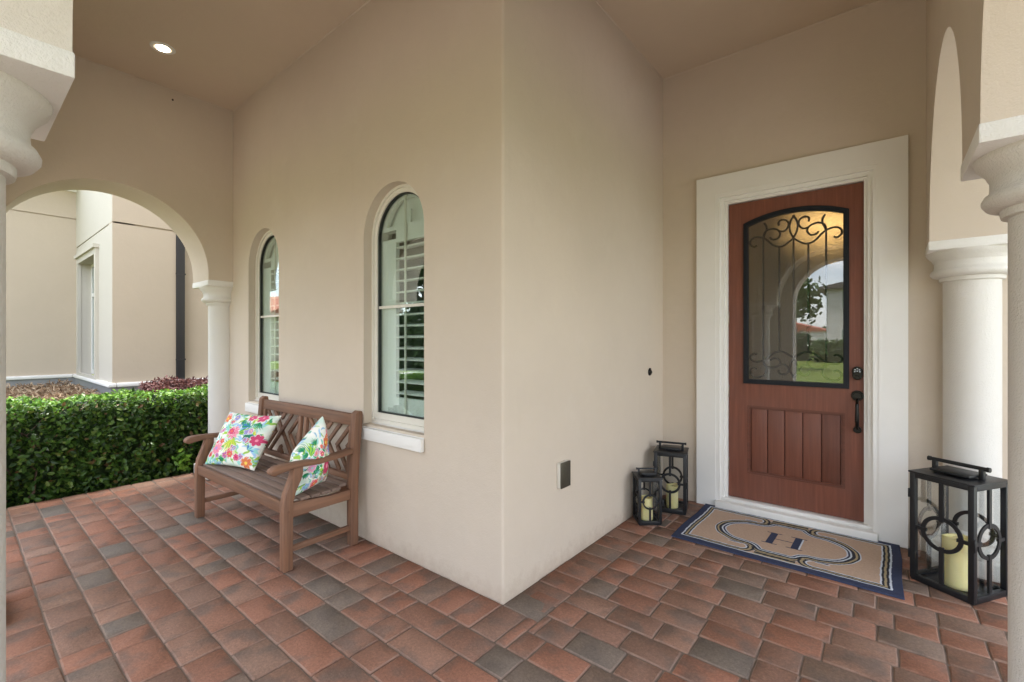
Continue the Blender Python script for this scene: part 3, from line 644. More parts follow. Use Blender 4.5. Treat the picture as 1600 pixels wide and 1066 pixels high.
# ------------------------------------------------------------ printed cushions (print painted into a vertex colour layer)
def srgb(r, g, b): return np.array([((c/255+.055)/1.055)**2.4 if c > 10 else c/3295 for c in (r, g, b)])
PAL = dict(pink=srgb(222, 84, 130), mag=srgb(196, 36, 92), rose=srgb(240, 160, 176), coral=srgb(236, 110, 88), lime=srgb(158, 204, 64), green=srgb(40, 150, 92), deep=srgb(20, 112, 78), aqua=srgb(150, 214, 206), blue=srgb(70, 120, 190), sky=srgb(160, 200, 232), yel=srgb(244, 214, 96), org=srgb(232, 140, 50), lil=srgb(176, 150, 210), wht=srgb(244, 242, 232))
def paint_floral(n, seed, big):
    r = np.random.default_rng(seed); U, V = np.meshgrid(np.linspace(0, 1, n), np.linspace(0, 1, n), indexing='ij')
    C = np.tile(PAL['wht'], (n, n, 1)); tt = np.clip(.5+.5*np.sin(U*11+2*np.sin(V*9+seed))*np.sin(V*13+seed), 0, 1)[..., None]**2*.5; C = C*(1-tt)+(PAL['aqua']*.55+PAL['sky']*.2+PAL['lime']*.25)*tt; wob = .006*np.sin(U*47+V*31)+.006*np.sin(V*53-U*29)
    def blend(m, c, a=.95): C[...] = C*(1-(m*a)[..., None])+c*(m*a)[..., None]
    def sm(x, w=.006): return np.clip(.5-x/w, 0, 1)
    def leaf(x, y, a, L, W, c, line=None):
        p = (U-x)*math.cos(a)+(V-y)*math.sin(a); q = -(U-x)*math.sin(a)+(V-y)*math.cos(a)+wob; t = np.clip(p/L, 0, 1)
        wd = W*np.sin(PI*t**.8); m = sm(np.abs(q)-wd)*((p > 0) & (p < L)); blend(m, PAL[c])
        if line: blend(sm(np.abs(np.abs(q)-wd*.35)-.0015, .004)*((p > .05*L) & (p < .9*L)), PAL[line], .8)
    def spray(x, y, a, n_, L, sp, c, c2):
        for k in range(n_):
            aa = a+(k/(n_-1)-.5)*sp; leaf(x, y, aa, L*r.uniform(.75, 1.05), .011, c if k % 3 else c2)
    def flower(x, y, R, np_, c, c2, cc, ph=0):
        d = np.hypot(U-x, V-y)+wob*.6; th = np.arctan2(V-y, U-x)+ph; pr = R*(.66+.34*np.abs(np.cos(th*np_/2)))
        blend(sm(d-pr-.010), PAL['wht'], .9); blend(sm(d-pr), PAL[c])
        st = (np.cos(th*np_*2.5+d*30) > .35); blend(sm(d-pr*.86)*st*(d > R*.22), PAL[c2], .85)
        blend(sm(np.abs(d-pr)-.003, .004), PAL[c2], .7); blend(sm(d-R*.24), PAL[cc])
    for _ in range(150):
        leaf(r.uniform(0, 1), r.uniform(0, 1), r.uniform(0, 6.28), r.uniform(.10, .2), r.uniform(.012, .03), r.choice(['aqua', 'lime', 'sky', 'green', 'aqua', 'lime']), None if r.random() < .5 else 'deep')
    for _ in range(16): spray(r.uniform(.05, .95), r.uniform(.05, .95), r.uniform(0, 6.28), 7, r.uniform(.12, .2), 1.6, r.choice(['lime', 'aqua', 'green']), r.choice(['yel', 'deep', 'blue']))
    for b in big[0]: spray(*b)
    for b in big[1]: leaf(*b)
    for _ in range(26): flower(r.uniform(.04, .96), r.uniform(.04, .96), r.uniform(.035, .07), int(r.choice([5, 6, 7])), r.choice(['rose', 'lil', 'pink', 'coral', 'sky']), r.choice(['mag', 'pink', 'blue']), r.choice(['yel', 'org', 'mag']), r.uniform(0, 6))
    for b in big[2]: flower(*b)
    return C
def cushion(name, P, thick, seed, big, label, n=150):
    # P: four corners, order BL BR TR TL, as seen from the printed side
    P = [Vector(p) for p in P]; ctr = sum(P, Vector())/4; nr = ((P[1]-P[0]).cross(P[3]-P[0])+(P[2]-P[1]).cross(P[3]-P[2])).normalized()
    u = np.linspace(-1, 1, n); U, W = np.meshgrid(u, u, indexing='ij')
    Ux = U*(1-.07*(1-W**2)); Wx = W*(1-.07*(1-U**2)); a = (Ux+1)/2; b = (Wx+1)/2
    PP = np.array([p[:] for p in P]); B = ((1-a)*(1-b))[..., None]*PP[0]+(a*(1-b))[..., None]*PP[1]+(a*b)[..., None]*PP[2]+((1-a)*b)[..., None]*PP[3]
    hgt = thick*np.clip((1-U**2)*(1-W**2), 0, 1)**.42
    wr = .004*np.sin(U*9+W*4)*np.sin(W*7-U*3)*np.clip((1-U**2)*(1-W**2), 0, 1)*2
    N = np.array(nr[:]); A = B+N*(hgt+wr)[..., None]; Bk = B-N*(hgt*.85)[..., None]
    V = np.concatenate([A.reshape(-1, 3), Bk.reshape(-1, 3)])-np.array(ctr[:]); idx = np.arange(n*n).reshape(n, n)
    q = np.stack([idx[:-1, :-1], idx[1:, :-1], idx[1:, 1:], idx[:-1, 1:]], -1).reshape(-1, 4); F = np.concatenate([q, q[:, ::-1]+n*n])
    me = np_mesh(name, V, F, 4); me.polygons.foreach_set('use_smooth', [True]*len(me.polygons))
    C = paint_floral(n, seed, big).reshape(-1, 3); C2 = paint_floral(n, seed+50, big).reshape(-1, 3)
    at = me.color_attributes.new('print', 'FLOAT_COLOR', 'POINT'); at.data.foreach_set('color', np.concatenate([np.concatenate([C, C2]), np.ones((2*n*n, 1))], 1).astype(np.float32).ravel())
    o = link(name, me, 'cushion_print'); o.location = ctr; tag(o, label, 'cushion', 'floral cushions on the bench'); return o
big1 = ([(.50, .50, -1.75, 15, .40, 1.5, 'lime', 'yel'), (.52, .60, .3, 7, .24, .9, 'lime', 'green'), (.80, .84, -1.7, 7, .18, 1.6, 'green', 'deep')],
        [(.30, .60, 2.2, .2, .03, 'aqua', 'green'), (.64, .50, .25, .2, .06, 'deep', 'aqua'), (.22, .15, 1.9, .14, .03, 'green', 'deep')],
        [(.42, .60, .13, 9, 'rose', 'mag', 'mag'), (.36, .62, .07, 7, 'pink', 'mag', 'coral'), (.90, .50, .11, 7, 'mag', 'pink', 'rose'), (.20, .28, .11, 8, 'rose', 'pink', 'lil'), (.52, .20, .065, 7, 'coral', 'mag', 'lime'), (.86, .09, .10, 7, 'org', 'mag', 'yel'), (.78, .93, .09, 6, 'pink', 'mag', 'rose'), (.60, .92, .07, 6, 'pink', 'mag', 'rose'), (.10, .86, .08, 6, 'org', 'mag', 'yel'), (.30, .90, .06, 7, 'lil', 'blue', 'yel')])
cushion('cushion', [(-4.045, 1.235, .415), (-3.565, 1.40, .415), (-3.575, 1.60, .79), (-4.03, 1.405, .80)], .075, 11, big1, 'floral cushion lying back at the left end of the bench, palm spray in its middle')
big2 = ([(.35, .55, 1.9, 9, .3, 1.2, 'green', 'aqua'), (.2, .75, .9, 8, .3, 1.2, 'lime', 'green'), (.6, .3, 3.4, 7, .25, 1.2, 'green', 'lime')],
        [(.42, .40, 1.5, .25, .05, 'green', 'deep'), (.75, .2, 2.9, .22, .05, 'deep', 'lime')],
        [(.66, .33, .15, 9, 'mag', 'pink', 'rose'), (.70, .74, .10, 6, 'org', 'mag', 'yel'), (.80, .58, .09, 9, 'blue', 'lil', 'rose'), (.48, .64, .05, 5, 'mag', 'pink', 'yel'), (.55, .50, .05, 5, 'pink', 'mag', 'org'), (.2, .5, .09, 8, 'rose', 'lil', 'aqua'), (.34, .12, .09, 7, 'coral', 'mag', 'yel'), (.14, .14, .08, 7, 'sky', 'blue', 'aqua'), (.33, .73, .05, 6, 'rose', 'mag', 'org')])
cushion('cushion', [(-2.82, 1.33, .405), (-2.885, 1.57, .43), (-2.94, 1.585, .855), (-2.885, 1.36, .655)], .14, 23, big2, 'floral cushion propped on its edge at the right end of the bench')

# ------------------------------------------------------------ lanterns and candles
def lantern(c, rz, wd, h, cap, label):
    o = empty('lantern', (c[0], c[1], 0), rz, label, 'lantern', 'black lanterns beside the front door'); k = wd/2; e = .0095*(wd/.24)**.5*1.25
    P = lambda m, n_, mat='black_metal': m.build(n_, mat, o)
    for sx in (-1, 1):
        for sy in (-1, 1): P(MB().box(sx*k, sy*k, .012, sx*(k-2*e), sy*(k-2*e), h-.004, .0015), 'corner_post')
    for z in (.012, h-.004-2*e):
        for s_ in (-1, 1):
            P(MB().box(-k+2*e, s_*k, z, k-2*e, s_*(k-2*e*.9), z+2*e, .0012), 'frame_rail'); P(MB().box(s_*k, -k+2*e, z, s_*(k-2*e*.9), k-2*e, z+2*e, .0012), 'frame_rail')
    P(MB().box(-k+.004, -k+.004, .002, k-.004, k-.004, .020, .001), 'base_plate')
    P(MB().box(-k-.006, -k-.006, h-.004, k+.006, k+.006, h+.006, .003), 'roof')
    P(MB().prism(2, [(-k*.62, -k*.52), (k*.62, -k*.52), (k*.62, k*.52), (-k*.62, k*.52)], h+.016, h+.030, .003), 'roof_pad'); P(MB().box(-k*.3, -k*.25, h+.006, k*.3, k*.25, h+.016), 'vent')
    hh = h+.030+.030*cap; hd_ = MB()
    for s_ in (-1, 1): hd_.box(s_*k*.72-.009*cap, -.008*cap, h+.006, s_*k*.72+.009*cap, .008*cap, hh-.003, .002)
    hd_.tube([(-k*.92, 0, hh), (-k*.9, 0, hh), (k*.9, 0, hh), (k*.92, 0, hh)], [.006*cap, .0085*cap, .0085*cap, .006*cap], 12)
    for s_ in (-1, 1): hd_.tube([(s_*k*.86, 0, hh), (s_*k*.95, 0, hh)], .0105*cap, 12)
    P(hd_, 'handle')
    R = wd*.295; b = .0082*(wd/.24); zc = h*.5
    for q in range(4):
        g = MB(); y = -k+e*.9; ri, ro = R-b*1.0, R+b*1.0
        ring = [(ro*math.cos(t), ro*math.sin(t)+zc) for t in [i*2*PI/40 for i in range(40)]]; rin = [(ri*math.cos(t), ri*math.sin(t)+zc) for t in [i*2*PI/40 for i in range(40)]]
        g.wall(1, ring, [rin], y-.004, y+.004)
        for (x0, z0, x1, z1) in ((-b, zc+R*.80, b, h-.004-2*e), (-b, .012+2*e, b, zc-R*.80), (-k+2*e, zc-b*.9, -R*.80, zc+b*.9), (R*.80, zc-b*.9, k-2*e, zc+b*.9)): g.box(x0, y-.0065, z0, x1, y+.0055, z1)
        g.rot(q*PI/2); P(g, 'ring_grille')
        p = MB().box(-k+2*e, -k+e*1.9, .03, k-2*e, -k+e*1.9+.002, h-.02); p.rot(q*PI/2); P(p, 'pane', 'lantern_glass')
    hg = MB()
    for z in (h*.24, h*.80): hg.box(-k-.007, -k-.004, z-.02*cap, -k+.001, -k+.014, z+.02*cap, .001)
    hg.box(k-.002, -k-.010, zc-.025*cap, k+.010, -k+.008, zc+.025*cap, .002); P(hg, 'hinge')
    return o
def candle(c, r, h, label):
    pr = [(.0001, .0205), (r*.97, .0205), (r, .024)]
    for i in range(8): pr.append((r*(1+.004*math.sin(i*1.7)), .024+(h-.026)*(i+1)/9))
    pr += [(r, h-.004), (r*.97, h), (r*.90, h-.001), (r*.86, h-.012), (r*.5, h-.022), (.0001, h-.024)]
    m = MB().lathe(pr, (0, 0, 0), 40); o = empty('pillar_candle', (c[0], c[1], 0), .6, label, 'candle', 'pillar candles inside the lanterns')
    m.v = [(x, y, z+(.006*math.sin(math.atan2(y, x)*2+1)*max(0, (z-h*.8)/(h*.2)) if math.hypot(x, y) > r*.8 else 0)) for x, y, z in m.v]
    m.build('wax_body', 'candle_wax', o); MB().tube([(0, 0, h-.026), (.001, 0, h-.012), (.003, 0, h-.006)], .0012, 6).build('wick', 'rubber', o)
LR, LB, LS = (.348-.146*.839+.146*.545, 3.316+.146*.545+.146*.839), (-1.352, 3.70), (-1.398, 3.322)
lantern(LR, -math.radians(33), .292, .615, 1.25, 'large black metal lantern on the right of the doormat')
lantern(LB, math.radians(15), .242, .475, 1.0, 'taller of the two black lanterns left of the front door')
lantern(LS, math.radians(39), .172, .345, .8, 'smallest black lantern, in front of the taller one left of the door')
candle((.300, 3.49), .062, .285, 'thick yellow pillar candle inside the large right lantern')
candle((LB[0]+.01, LB[1]-.01), .047, .20, 'yellow pillar candle inside the taller left lantern')
candle((LS[0]-.005, LS[1]-.0), .047, .19, 'yellow pillar candle inside the smallest lantern')

# ------------------------------------------------------------ doormat
def doormat():
    hx, hy = .617, .412; nx, ny = 560, 376
    X, Y = np.meshgrid(np.linspace(-hx, hx, nx), np.linspace(-hy, hy, ny), indexing='ij')
    wv = .0009*np.sin(Y*61)+.0009*np.sin(X*53)
    x, y = np.abs(X)+wv, np.abs(Y)+wv
    navy = srgb(58, 64, 86); ink = srgb(48, 50, 58); tan = srgb(168, 152, 118); field = srgb(186, 160, 138); wh = srgb(205, 212, 220)
    gr = rng.random((nx, 1))*.0+rng.random((nx//4+1, ny)).repeat(4, 0)[:nx]*.16+.92
    C = field[None, None]*gr[..., None]
    def put(m, c): C[m] = c
    def stripes(s, half):                                     # s signed offset, + outside
        k = s/half
        for a, b, c in ((.84, 1.0, wh), (.58, .84, ink), (.26, .58, tan), (-.22, .26, ink), (-.48, -.22, wh), (-.78, -.48, navy), (-1., -.78, wh)): put((k >= a) & (k < b), c)
    # cartouche band
    ax = x; d1 = np.hypot(ax-.195, y)-.193; arcm = ax > .195
    P = [(.195, .193), (.165, .196), (.140, .210), (.122, .232), (.108, .256), (.085, .270), (.0, .270)]
    pts = np.array([p[:2] for p in smoothline([(a, b, 0) for a, b in P], 5)])
    best = np.full(X.shape, 9.); sg = np.ones(X.shape)
    for i in range(len(pts)-1):
        a, b = pts[i], pts[i+1]; ab = b-a; L2 = ab@ab
        t = np.clip(((ax-a[0])*ab[0]+(y-a[1])*ab[1])/L2, 0, 1); dx, dy = ax-a[0]-t*ab[0], y-a[1]-t*ab[1]; d = np.hypot(dx, dy); cr_ = ab[0]*dy-ab[1]*dx; u = d < best; best[u] = d[u]; sg[u] = np.where(cr_[u] < 0, 1, -1)
    s2 = best*sg
    band = np.where(arcm, d1, s2)
    mm = arcm & (np.abs(d1) < .037); s_all = np.where(mm, d1, 9)
    mid = (~arcm) & (np.abs(s2) < .035); s_all = np.where(mid, s2, s_all)
    k = np.where(np.abs(s_all) < 1, s_all, 99); stripes(k, .037)
    # lobes that curl back towards the border beside the middle bars
    lx, ly = .205, .270; dl = np.hypot(ax-lx, y-ly); lob = (ax < .205+.0) & (dl > .035) & (dl < .085) & (y > .235) & (y < .352)
    kk = (dl-.035)/.05
    for a, b, c in ((0, .18, wh), (.18, .42, ink), (.42, .72, tan), (.72, 1., ink)): put(lob & (kk >= a) & (kk < b) & (band > .0), c)
    ext = (ax >= .205) & (ax < .285) & (y > .2) & (y < .241) & (band > .036)
    put(ext & (y > .233) & (y < .241), wh); put(ext & (y <= .233) & (y > .222) & (ax < .275), ink)
    # middle bars
    bar = (ax < .112) & (y > .296) & (y < .352)
    put(bar, tan); put(bar & (y > .306) & (y < .328), ink); put(bar & (y > .344), wh)
    # border
    t_ = np.maximum(x-.569, y-.352); inx = np.maximum(x-.519, y-.352+.046); q = np.where((x-.569) > (y-.352)*1., (.569-x)/.050, (.352-y)/.046); q = np.minimum((.569-x)/.050, (.352-y)/.046)
    clear = (ax < .29) & (y > .22)
    for a, b, c in ((0, .2, wh), (.2, .42, ink), (.42, .64, tan), (.64, .84, ink), (.84, 1.0, wh)):
        m = (q >= a) & (q < b)
        if a > .15: m &= ~((ax < .20) & (y > .22))
        put(m, c)
    put(q < 0, navy)
    # the letter H, with serifs
    yy = Y+.013; Hh = .097
    st = (np.abs(np.abs(X-.010)-.072) < .021) & (np.abs(yy) < Hh); put(st, navy)
    hl = (np.abs(np.abs(X-.010)-.098) < .004) & (np.abs(yy) < Hh-.006) & (X > 0); put(hl, wh)
    put((np.abs(X-.010) < .06) & (np.abs(yy+.002) < .0045), navy)
    put((np.abs(np.abs(X-.010)-.072) < .046) & (np.abs(np.abs(yy)-Hh) < .0045), navy)
    C *= (1+.16*(rng.random(X.shape)-.5))[..., None]
    Z = .009+.0012*np.sin(X*160)*np.sin(Y*150)*.4+.0025*np.sin(X*5+1)*np.sin(Y*7)+.0005*rng.random(X.shape); Z[0] = Z[-1] = 0.001; Z[:, 0] = Z[:, -1] = 0.001
    V = np.stack([X+.003*np.sin(Y*11), Y+.003*np.sin(X*8), Z], -1).reshape(-1, 3); idx = np.arange(nx*ny).reshape(nx, ny)
    F = np.stack([idx[:-1, :-1], idx[1:, :-1], idx[1:, 1:], idx[:-1, 1:]], -1).reshape(-1, 4)
    me = np_mesh('doormat', V, F, 4); me.polygons.foreach_set('use_smooth', [True]*len(me.polygons))
    at = me.color_attributes.new('print', 'FLOAT_COLOR', 'POINT'); at.data.foreach_set('color', np.concatenate([C.reshape(-1, 3), np.ones((nx*ny, 1))], 1).astype(np.float32).ravel())
    o = link('doormat', me, 'mat_print'); o.location = (-.545, 3.575, .002); tag(o, 'tan doormat with navy border and a large letter H lying in front of the door', 'doormat')
doormat()

# ------------------------------------------------------------ small fittings
ob = empty('outlet_cover', (XC, 2.355, .55), 0, 'small bronze outlet cover with white side low on the wall beside the corner', 'outlet')
MB().box(0, -.050, -.076, .024, .050, .076, .004).build('housing', 'window_frame', ob)
MB().box(.024, -.046, -.076, .034, .056, .078, .003).build('cover', 'bronze', ob)
db = empty('doorbell', (XC, 3.70, 1.10), 0, 'round black doorbell on the wall left of the door casing', 'doorbell')
MB().lathe([(.0001, .016), (.018, .016), (.027, .010), (.030, .0)], (0, 0, 0), 32, axis=0).build('bell_plate', 'hardware', db); MB().lathe([(.0001, .022), (.009, .021), (.010, .014)], (0, 0, 0), 24, axis=0).build('bell_button', 'iron', db)
MB().box(0, -.012, .024, .012, .012, .034, .002).build('bell_tab', 'hardware', db); 
def downlight(x, y, label, grp='recessed lights in the porch ceiling'):
    e = empty('recessed_light', (x, y, CEIL), 0, label, 'ceiling light', grp)
    MB().lathe([(.057, -.001), (.059, -.006), (.078, -.006), (.084, -.0005), (.070, -.0005), (.068, -.0005)], (0, 0, 0), 48).build('trim_ring', 'shutter_white', e)
    MB().lathe([(.046, -.0045), (.058, -.0015)], (0, 0, 0), 40).build('baffle', 'baffle_glow', e)
    MB().lathe([(.0001, -.006), (.040, -.0055), (.0465, -.0045)], (0, 0, 0), 40).build('lens', 'lamp_on', e)
downlight(-4.437, 1.065, 'lit recessed light in the porch ceiling above the bench end')
nb = MB().lathe([(.0001, .016), (.006, .014), (.008, .006), (.006, 0)], (0, 0, 0), 12).build('mud_nest', 'soil'); nb.location = (XA+.004, 1.30, CEIL-.10); tag(nb, 'tiny dark mud speck on the wall just under the ceiling line', 'mud spot')
ch = empty('chandelier', (-.53, 6.6, 2.75), 0, 'glowing amber chandelier in the hall seen through the door glass', 'chandelier')
MB().lathe([(.0001, -.16), (.12, -.15), (.26, -.08), (.34, .03), (.33, .05), (.24, -.04), (.1, -.10), (.0001, -.11)], (0, 0, 0), 32).build('bowl', 'chandelier_glow', ch); MB().tube([(0, 0, -.1), (0, 0, .53)], .012).build('stem', 'bronze', ch)

# ------------------------------------------------------------ vegetation helpers
LEAF = np.array([(0, 0, 0), (.30, .26, .05), (.72, .22, .05), (1, 0, -.06), (.72, -.22, .05), (.30, -.26, .05), (.5, 0, -.01)])
LF = np.array([(0, 6, 1), (1, 6, 2), (2, 6, 3), (0, 5, 6), (5, 4, 6), (4, 3, 6)])
def leaf_cloud(name, pos, nrm, size, mat, parent, jit=.9, narrow=1.):
    n = len(pos); a = nrm+rng.normal(0, jit, (n, 3)); a /= np.linalg.norm(a, axis=1)[:, None]
    b = rng.normal(0, 1, (n, 3)); b -= (b*a).sum(1)[:, None]*a; b /= np.linalg.norm(b, axis=1)[:, None]; c = np.cross(a, b)
    sz = size*rng.uniform(.7, 1.25, n); L = LEAF*np.array([1, narrow, 1])
    V = pos[:, None, :]+sz[:, None, None]*(L[None, :, 0:1]*b[:, None]+L[None, :, 1:2]*c[:, None]+L[None, :, 2:3]*a[:, None])
    F = (LF[None]+(np.arange(n)*7)[:, None, None]).reshape(-1, 3); me = np_mesh(name, V.reshape(-1, 3), F, 3)
    o = link(name, me, mat, parent); o['kind'] = 'stuff'; return o
def blob_leaves(n, c, rad, lump=.35, seed=0):
    r = np.random.default_rng(seed); d = r.normal(0, 1, (n, 3)); d /= np.linalg.norm(d, axis=1)[:, None]
    k = 1+lump*(np.sin(d[:, 0]*5+seed)*np.sin(d[:, 1]*4+seed*2)+.6*np.sin(d[:, 2]*7+seed)); rr = k*r.uniform(.55, 1, n)**.5
    return np.array(c)+d*rr[:, None]*np.array(rad), d

# hedge beyond the left arch
HX0, HX1, HY0, HY1, HZ = -6.5, -5.66, -1.6, 3.4, .79
hedge = empty('hedge', ((HX0+HX1)/2, 1, -.1), 0, 'clipped dark green hedge along the porch edge beyond the left arch', 'hedge'); hinv = Vector((-(HX0+HX1)/2, -1, .1)); hoff = np.array(hinv[:])
def topz(x, y): return HZ+.018*np.sin(y*7+x*3)+.014*np.sin(y*17)+.03*(1-np.clip((HX1-x)/.12, 0, 1))*-1
n1 = 15000; y_ = rng.uniform(HY0, HY1, n1); z_ = rng.uniform(-.08, HZ, n1); dep = rng.exponential(.075, n1); lum = .03*np.sin(y_*6+z_*4)+.022*np.sin(y_*15-z_*13)
p1 = np.stack([HX1-dep+lum+.0, y_, z_], 1)
n2 = 12000; x2 = rng.uniform(HX0, HX1, n2); y2 = rng.uniform(HY0, HY1, n2); p2 = np.stack([x2, y2, topz(x2, y2)-rng.exponential(.03, n2)], 1)
keep = rng.random(n1) < np.where((y_ > -.3) & (y_ < 2.1), 1, .45)
leaf_cloud('leaves', p1[keep]+hoff, np.tile([.8, 0, .45], (keep.sum(), 1)), .046, 'hedge_leaf', hedge)
yg = rng.random(n2) < .55
leaf_cloud('top_leaves', p2[~yg]+hoff, np.tile([.1, 0, 1.], ((~yg).sum(), 1)), .042, 'hedge_leaf', hedge, .7); leaf_cloud('young_leaves', p2[yg]+hoff+np.array([0, 0, .012]), np.tile([.1, 0, 1.], (yg.sum(), 1)), .038, 'young_leaf', hedge, .7)
lm = bpy.data.meshes.new('leaf'); lm.from_pydata([tuple(v) for v in LEAF], [], [tuple(f) for f in LF]); lm.materials.append(M['hedge_leaf'])
rl = random.Random(5)
for i in range(290):
    o = bpy.data.objects.new('leaf', lm); COL.objects.link(o); o.parent = hedge; y = rl.uniform(.15, 1.68); z = rl.uniform(.0, .74); s_ = rl.uniform(.048, .062)
    o.location = Vector((HX1+.012+.03*math.sin(y*6+z*4)+.022*math.sin(y*15-z*13), y, z))+hinv; o.scale = (s_,)*3
    nv = Vector((.85+rl.gauss(0, .3), rl.gauss(0, .45), .45+rl.gauss(0, .4))).normalized(); q = nv.to_track_quat('Z', 'Y'); o.rotation_euler = (q @ Matrix.Rotation(rl.uniform(0, 6.28), 3, 'Z').to_quaternion()).to_euler()
st = MB()
for i in range(80):
    y = rl.uniform(HY0, HY1); x = rl.uniform(HX0+.15, HX1-.12); p = [(x, y, -.1)]
    for k in range(5): p.append((x+rl.uniform(-.12, .12), y+rl.uniform(-.14, .14), -.1+(k+1)*.16))
    st.tube([Vector(a)+hinv for a in p], [.012, .010, .008, .006, .005, .003], 5)
st.build('stem', 'twig_bark', hedge)['kind'] = 'stuff'
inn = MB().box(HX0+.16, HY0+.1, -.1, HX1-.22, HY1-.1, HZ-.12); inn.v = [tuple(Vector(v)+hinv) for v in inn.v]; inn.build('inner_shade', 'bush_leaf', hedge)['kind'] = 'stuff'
# pale sprig low by the column
sp = leaf_cloud('sprig', rng.normal(0, 1, (60, 3))*np.array([.03, .04, .06]), np.tile([1., 0, .4], (60, 1)), .05, 'young_leaf', None); sp.location = (HX1+.06, 1.50, .13); sp['kind'] = 'stuff'; tag(sp, 'pale yellow green sprig growing low at the right end of the hedge', 'plant'); 
# purple shrub
ps = empty('purple_shrub', (-8.4, 2.6, -.1), 0, 'low reddish purple shrub behind the right end of the hedge', 'shrub')
n = 9000; y = rng.uniform(-.78, 1.3, n); x = rng.uniform(-.45, .45, n); z = .86+.05*np.sin(y*9)*np.cos(x*8)-rng.exponential(.10, n)-.5*x**2; leaf_cloud('leaves', np.stack([x, y, z], 1), np.tile([.3, 0, .8], (n, 1)), .055, 'purple_leaf', ps, .9, .7)
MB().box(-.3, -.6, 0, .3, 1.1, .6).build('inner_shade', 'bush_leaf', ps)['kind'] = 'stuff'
# dried brown shrub bed
dsb = empty('dried_shrub', (-9.6, .2, -.1), 0, 'dried brown twiggy shrub bed behind the left part of the hedge', 'shrub')
n = 22000; y = rng.uniform(-2.2, 1.25, n); x = rng.uniform(-2.6, 2.2, n); z = .66+.05*np.sin(y*7)*np.cos(x*5)-rng.exponential(.07, n); leaf_cloud('leaves', np.stack([x, y, z], 1), np.tile([.2, 0, .9], (n, 1)), .075, 'dry_leaf', dsb, 1., .45)
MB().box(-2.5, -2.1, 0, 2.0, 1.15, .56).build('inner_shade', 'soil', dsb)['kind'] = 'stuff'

# ------------------------------------------------------------ neighbouring house seen through the arch
NX, NI, NY, NZB = -10.25, -13.8, 1.754, .64
nh = empty('neighbouring_house', (NX, NY, -.1), 0, 'beige stucco neighbouring house seen through the left arch, with tall window and dark downspout', 'house'); noff = Vector((-NX, -NY, .1))
def nb_(mb, name, mat, lab=None, par=None, move=True):
    if move: mb.v = [tuple(Vector(v)+noff) for v in mb.v]
    o = mb.build(name, mat, par or nh); 
    if lab: o['label'] = lab
    return o
G1, G2 = 4.03, 3.40; ET = 4.62
def grooved(ax, fixed, th, a0, a1, zb, zt, gz):              # wall with a recessed control joint
    m = MB()
    for z0, z1, ins in ((zb, gz-.014, 0), (gz-.014, gz+.014, .03), (gz+.014, zt, 0)):
        if ax == 0: m.box(fixed-th, a0, z0, fixed-ins, a1, z1)
        else: m.box(a0, fixed+ins, z0, a1, fixed+th, z1)
    return m
nb_(grooved(0, NI, .3, -1.2, NY+.3, NZB, ET, G1), 'wall', 'neighbour_stucco', 'recessed wall of the neighbouring house on the far left')
wx0, wx1, wzt = -13.40, -11.38, 3.12
m = MB(); m.box(NI, NY, NZB, wx0+.12, NY+.3, wzt-.12); m.box(wx1-.12, NY, NZB, NX-.02, NY+.3, wzt-.12); m.box(NI, NY, wzt-.12, NX-.02, NY+.3, G2-.014); m.box(NI, NY+.03, G2-.014, NX-.03, NY+.3, G2+.014); m.box(NI, NY, G2+.014, NX-.02, NY+.3, 7)
nb_(m, 'wall', 'neighbour_trim', 'pale window wall of the neighbouring house')
nb_(grooved(0, NX, .3, NY+.001, 2.66, NZB, 7, G2), 'wall', 'neighbour_stucco', 'wall of the neighbouring house left of the downspout')
nb_(MB().box(NX-.6, 2.661, NZB, NX-.12, 9, 7), 'wall', 'neighbour_stucco', 'wall of the neighbouring house right of the downspout')
wf = MB(); wf.wall(1, [(wx0, NZB+.0), (wx1, NZB+.0), (wx1, wzt), (wx0, wzt)], [[(wx0+.13, NZB+.06), (wx1-.13, NZB+.06), (wx1-.13, wzt-.13), (wx0+.13, wzt-.13)]], NY-.05, NY+.01); wf.box(wx0-.03, NY-.09, wzt-.02, wx1+.03, NY-.0, wzt+.05)
win = nb_(wf, 'window', 'neighbour_trim', 'tall pale framed window')
s2 = MB(); a0, a1 = wx0+.12, wx1-.12
s2.wall(1, [(a0, NZB+.02), (a1, NZB+.02), (a1, wzt-.12), (a0, wzt-.12)], [[(a0+.05, NZB+.10), (a1-.05, NZB+.10), (a1-.05, 2.30), (a0+.05, 2.30)], [(a0+.05, 2.38), (a1-.05, 2.38), (a1-.05, wzt-.18), (a0+.05, wzt-.18)]], NY+.17, NY+.20); nb_(s2, 'sash', 'white_paint', None, win)
nb_(MB().box(a0+.03, NY+.185, NZB+.08, a1-.03, NY+.190, wzt-.15), 'pane', 'window_glass', None, win); nb_(MB().box(a0, NY+.24, NZB, a1, NY+.29, wzt-.12), 'blind', 'grey_roof', None, win)
ds = MB(); ds.box(NX-.10, 2.665, -.1, NX+.02, 2.80, 7, .008)
for z in (1.0, 2.6, 4.2): ds.box(NX-.11, 2.655, z, NX+.025, 2.81, z+.03)
nb_(ds, 'downspout', 'gutter_metal', 'dark metal downspout')
pl = MB(); pl.box(NI-.3, -1.25, NZB-.075, NI+.06, NY-.06, NZB, .02); pl.box(NI-.3, NY-.06, NZB-.075, NX+.06, NY+.05, NZB, .02); pl.box(NX-.5, NY+.05, NZB-.075, NX+.06, 9, NZB, .02); nb_(pl, 'plinth_ledge', 'band_stucco')
fd = MB(); fd.box(NI-.3, -1.22, -.1, NI+.02, NY-.02, NZB-.076); fd.box(NI-.3, NY-.02, -.1, NX+.02, 9, NZB-.076); nb_(fd, 'foundation', 'foundation')
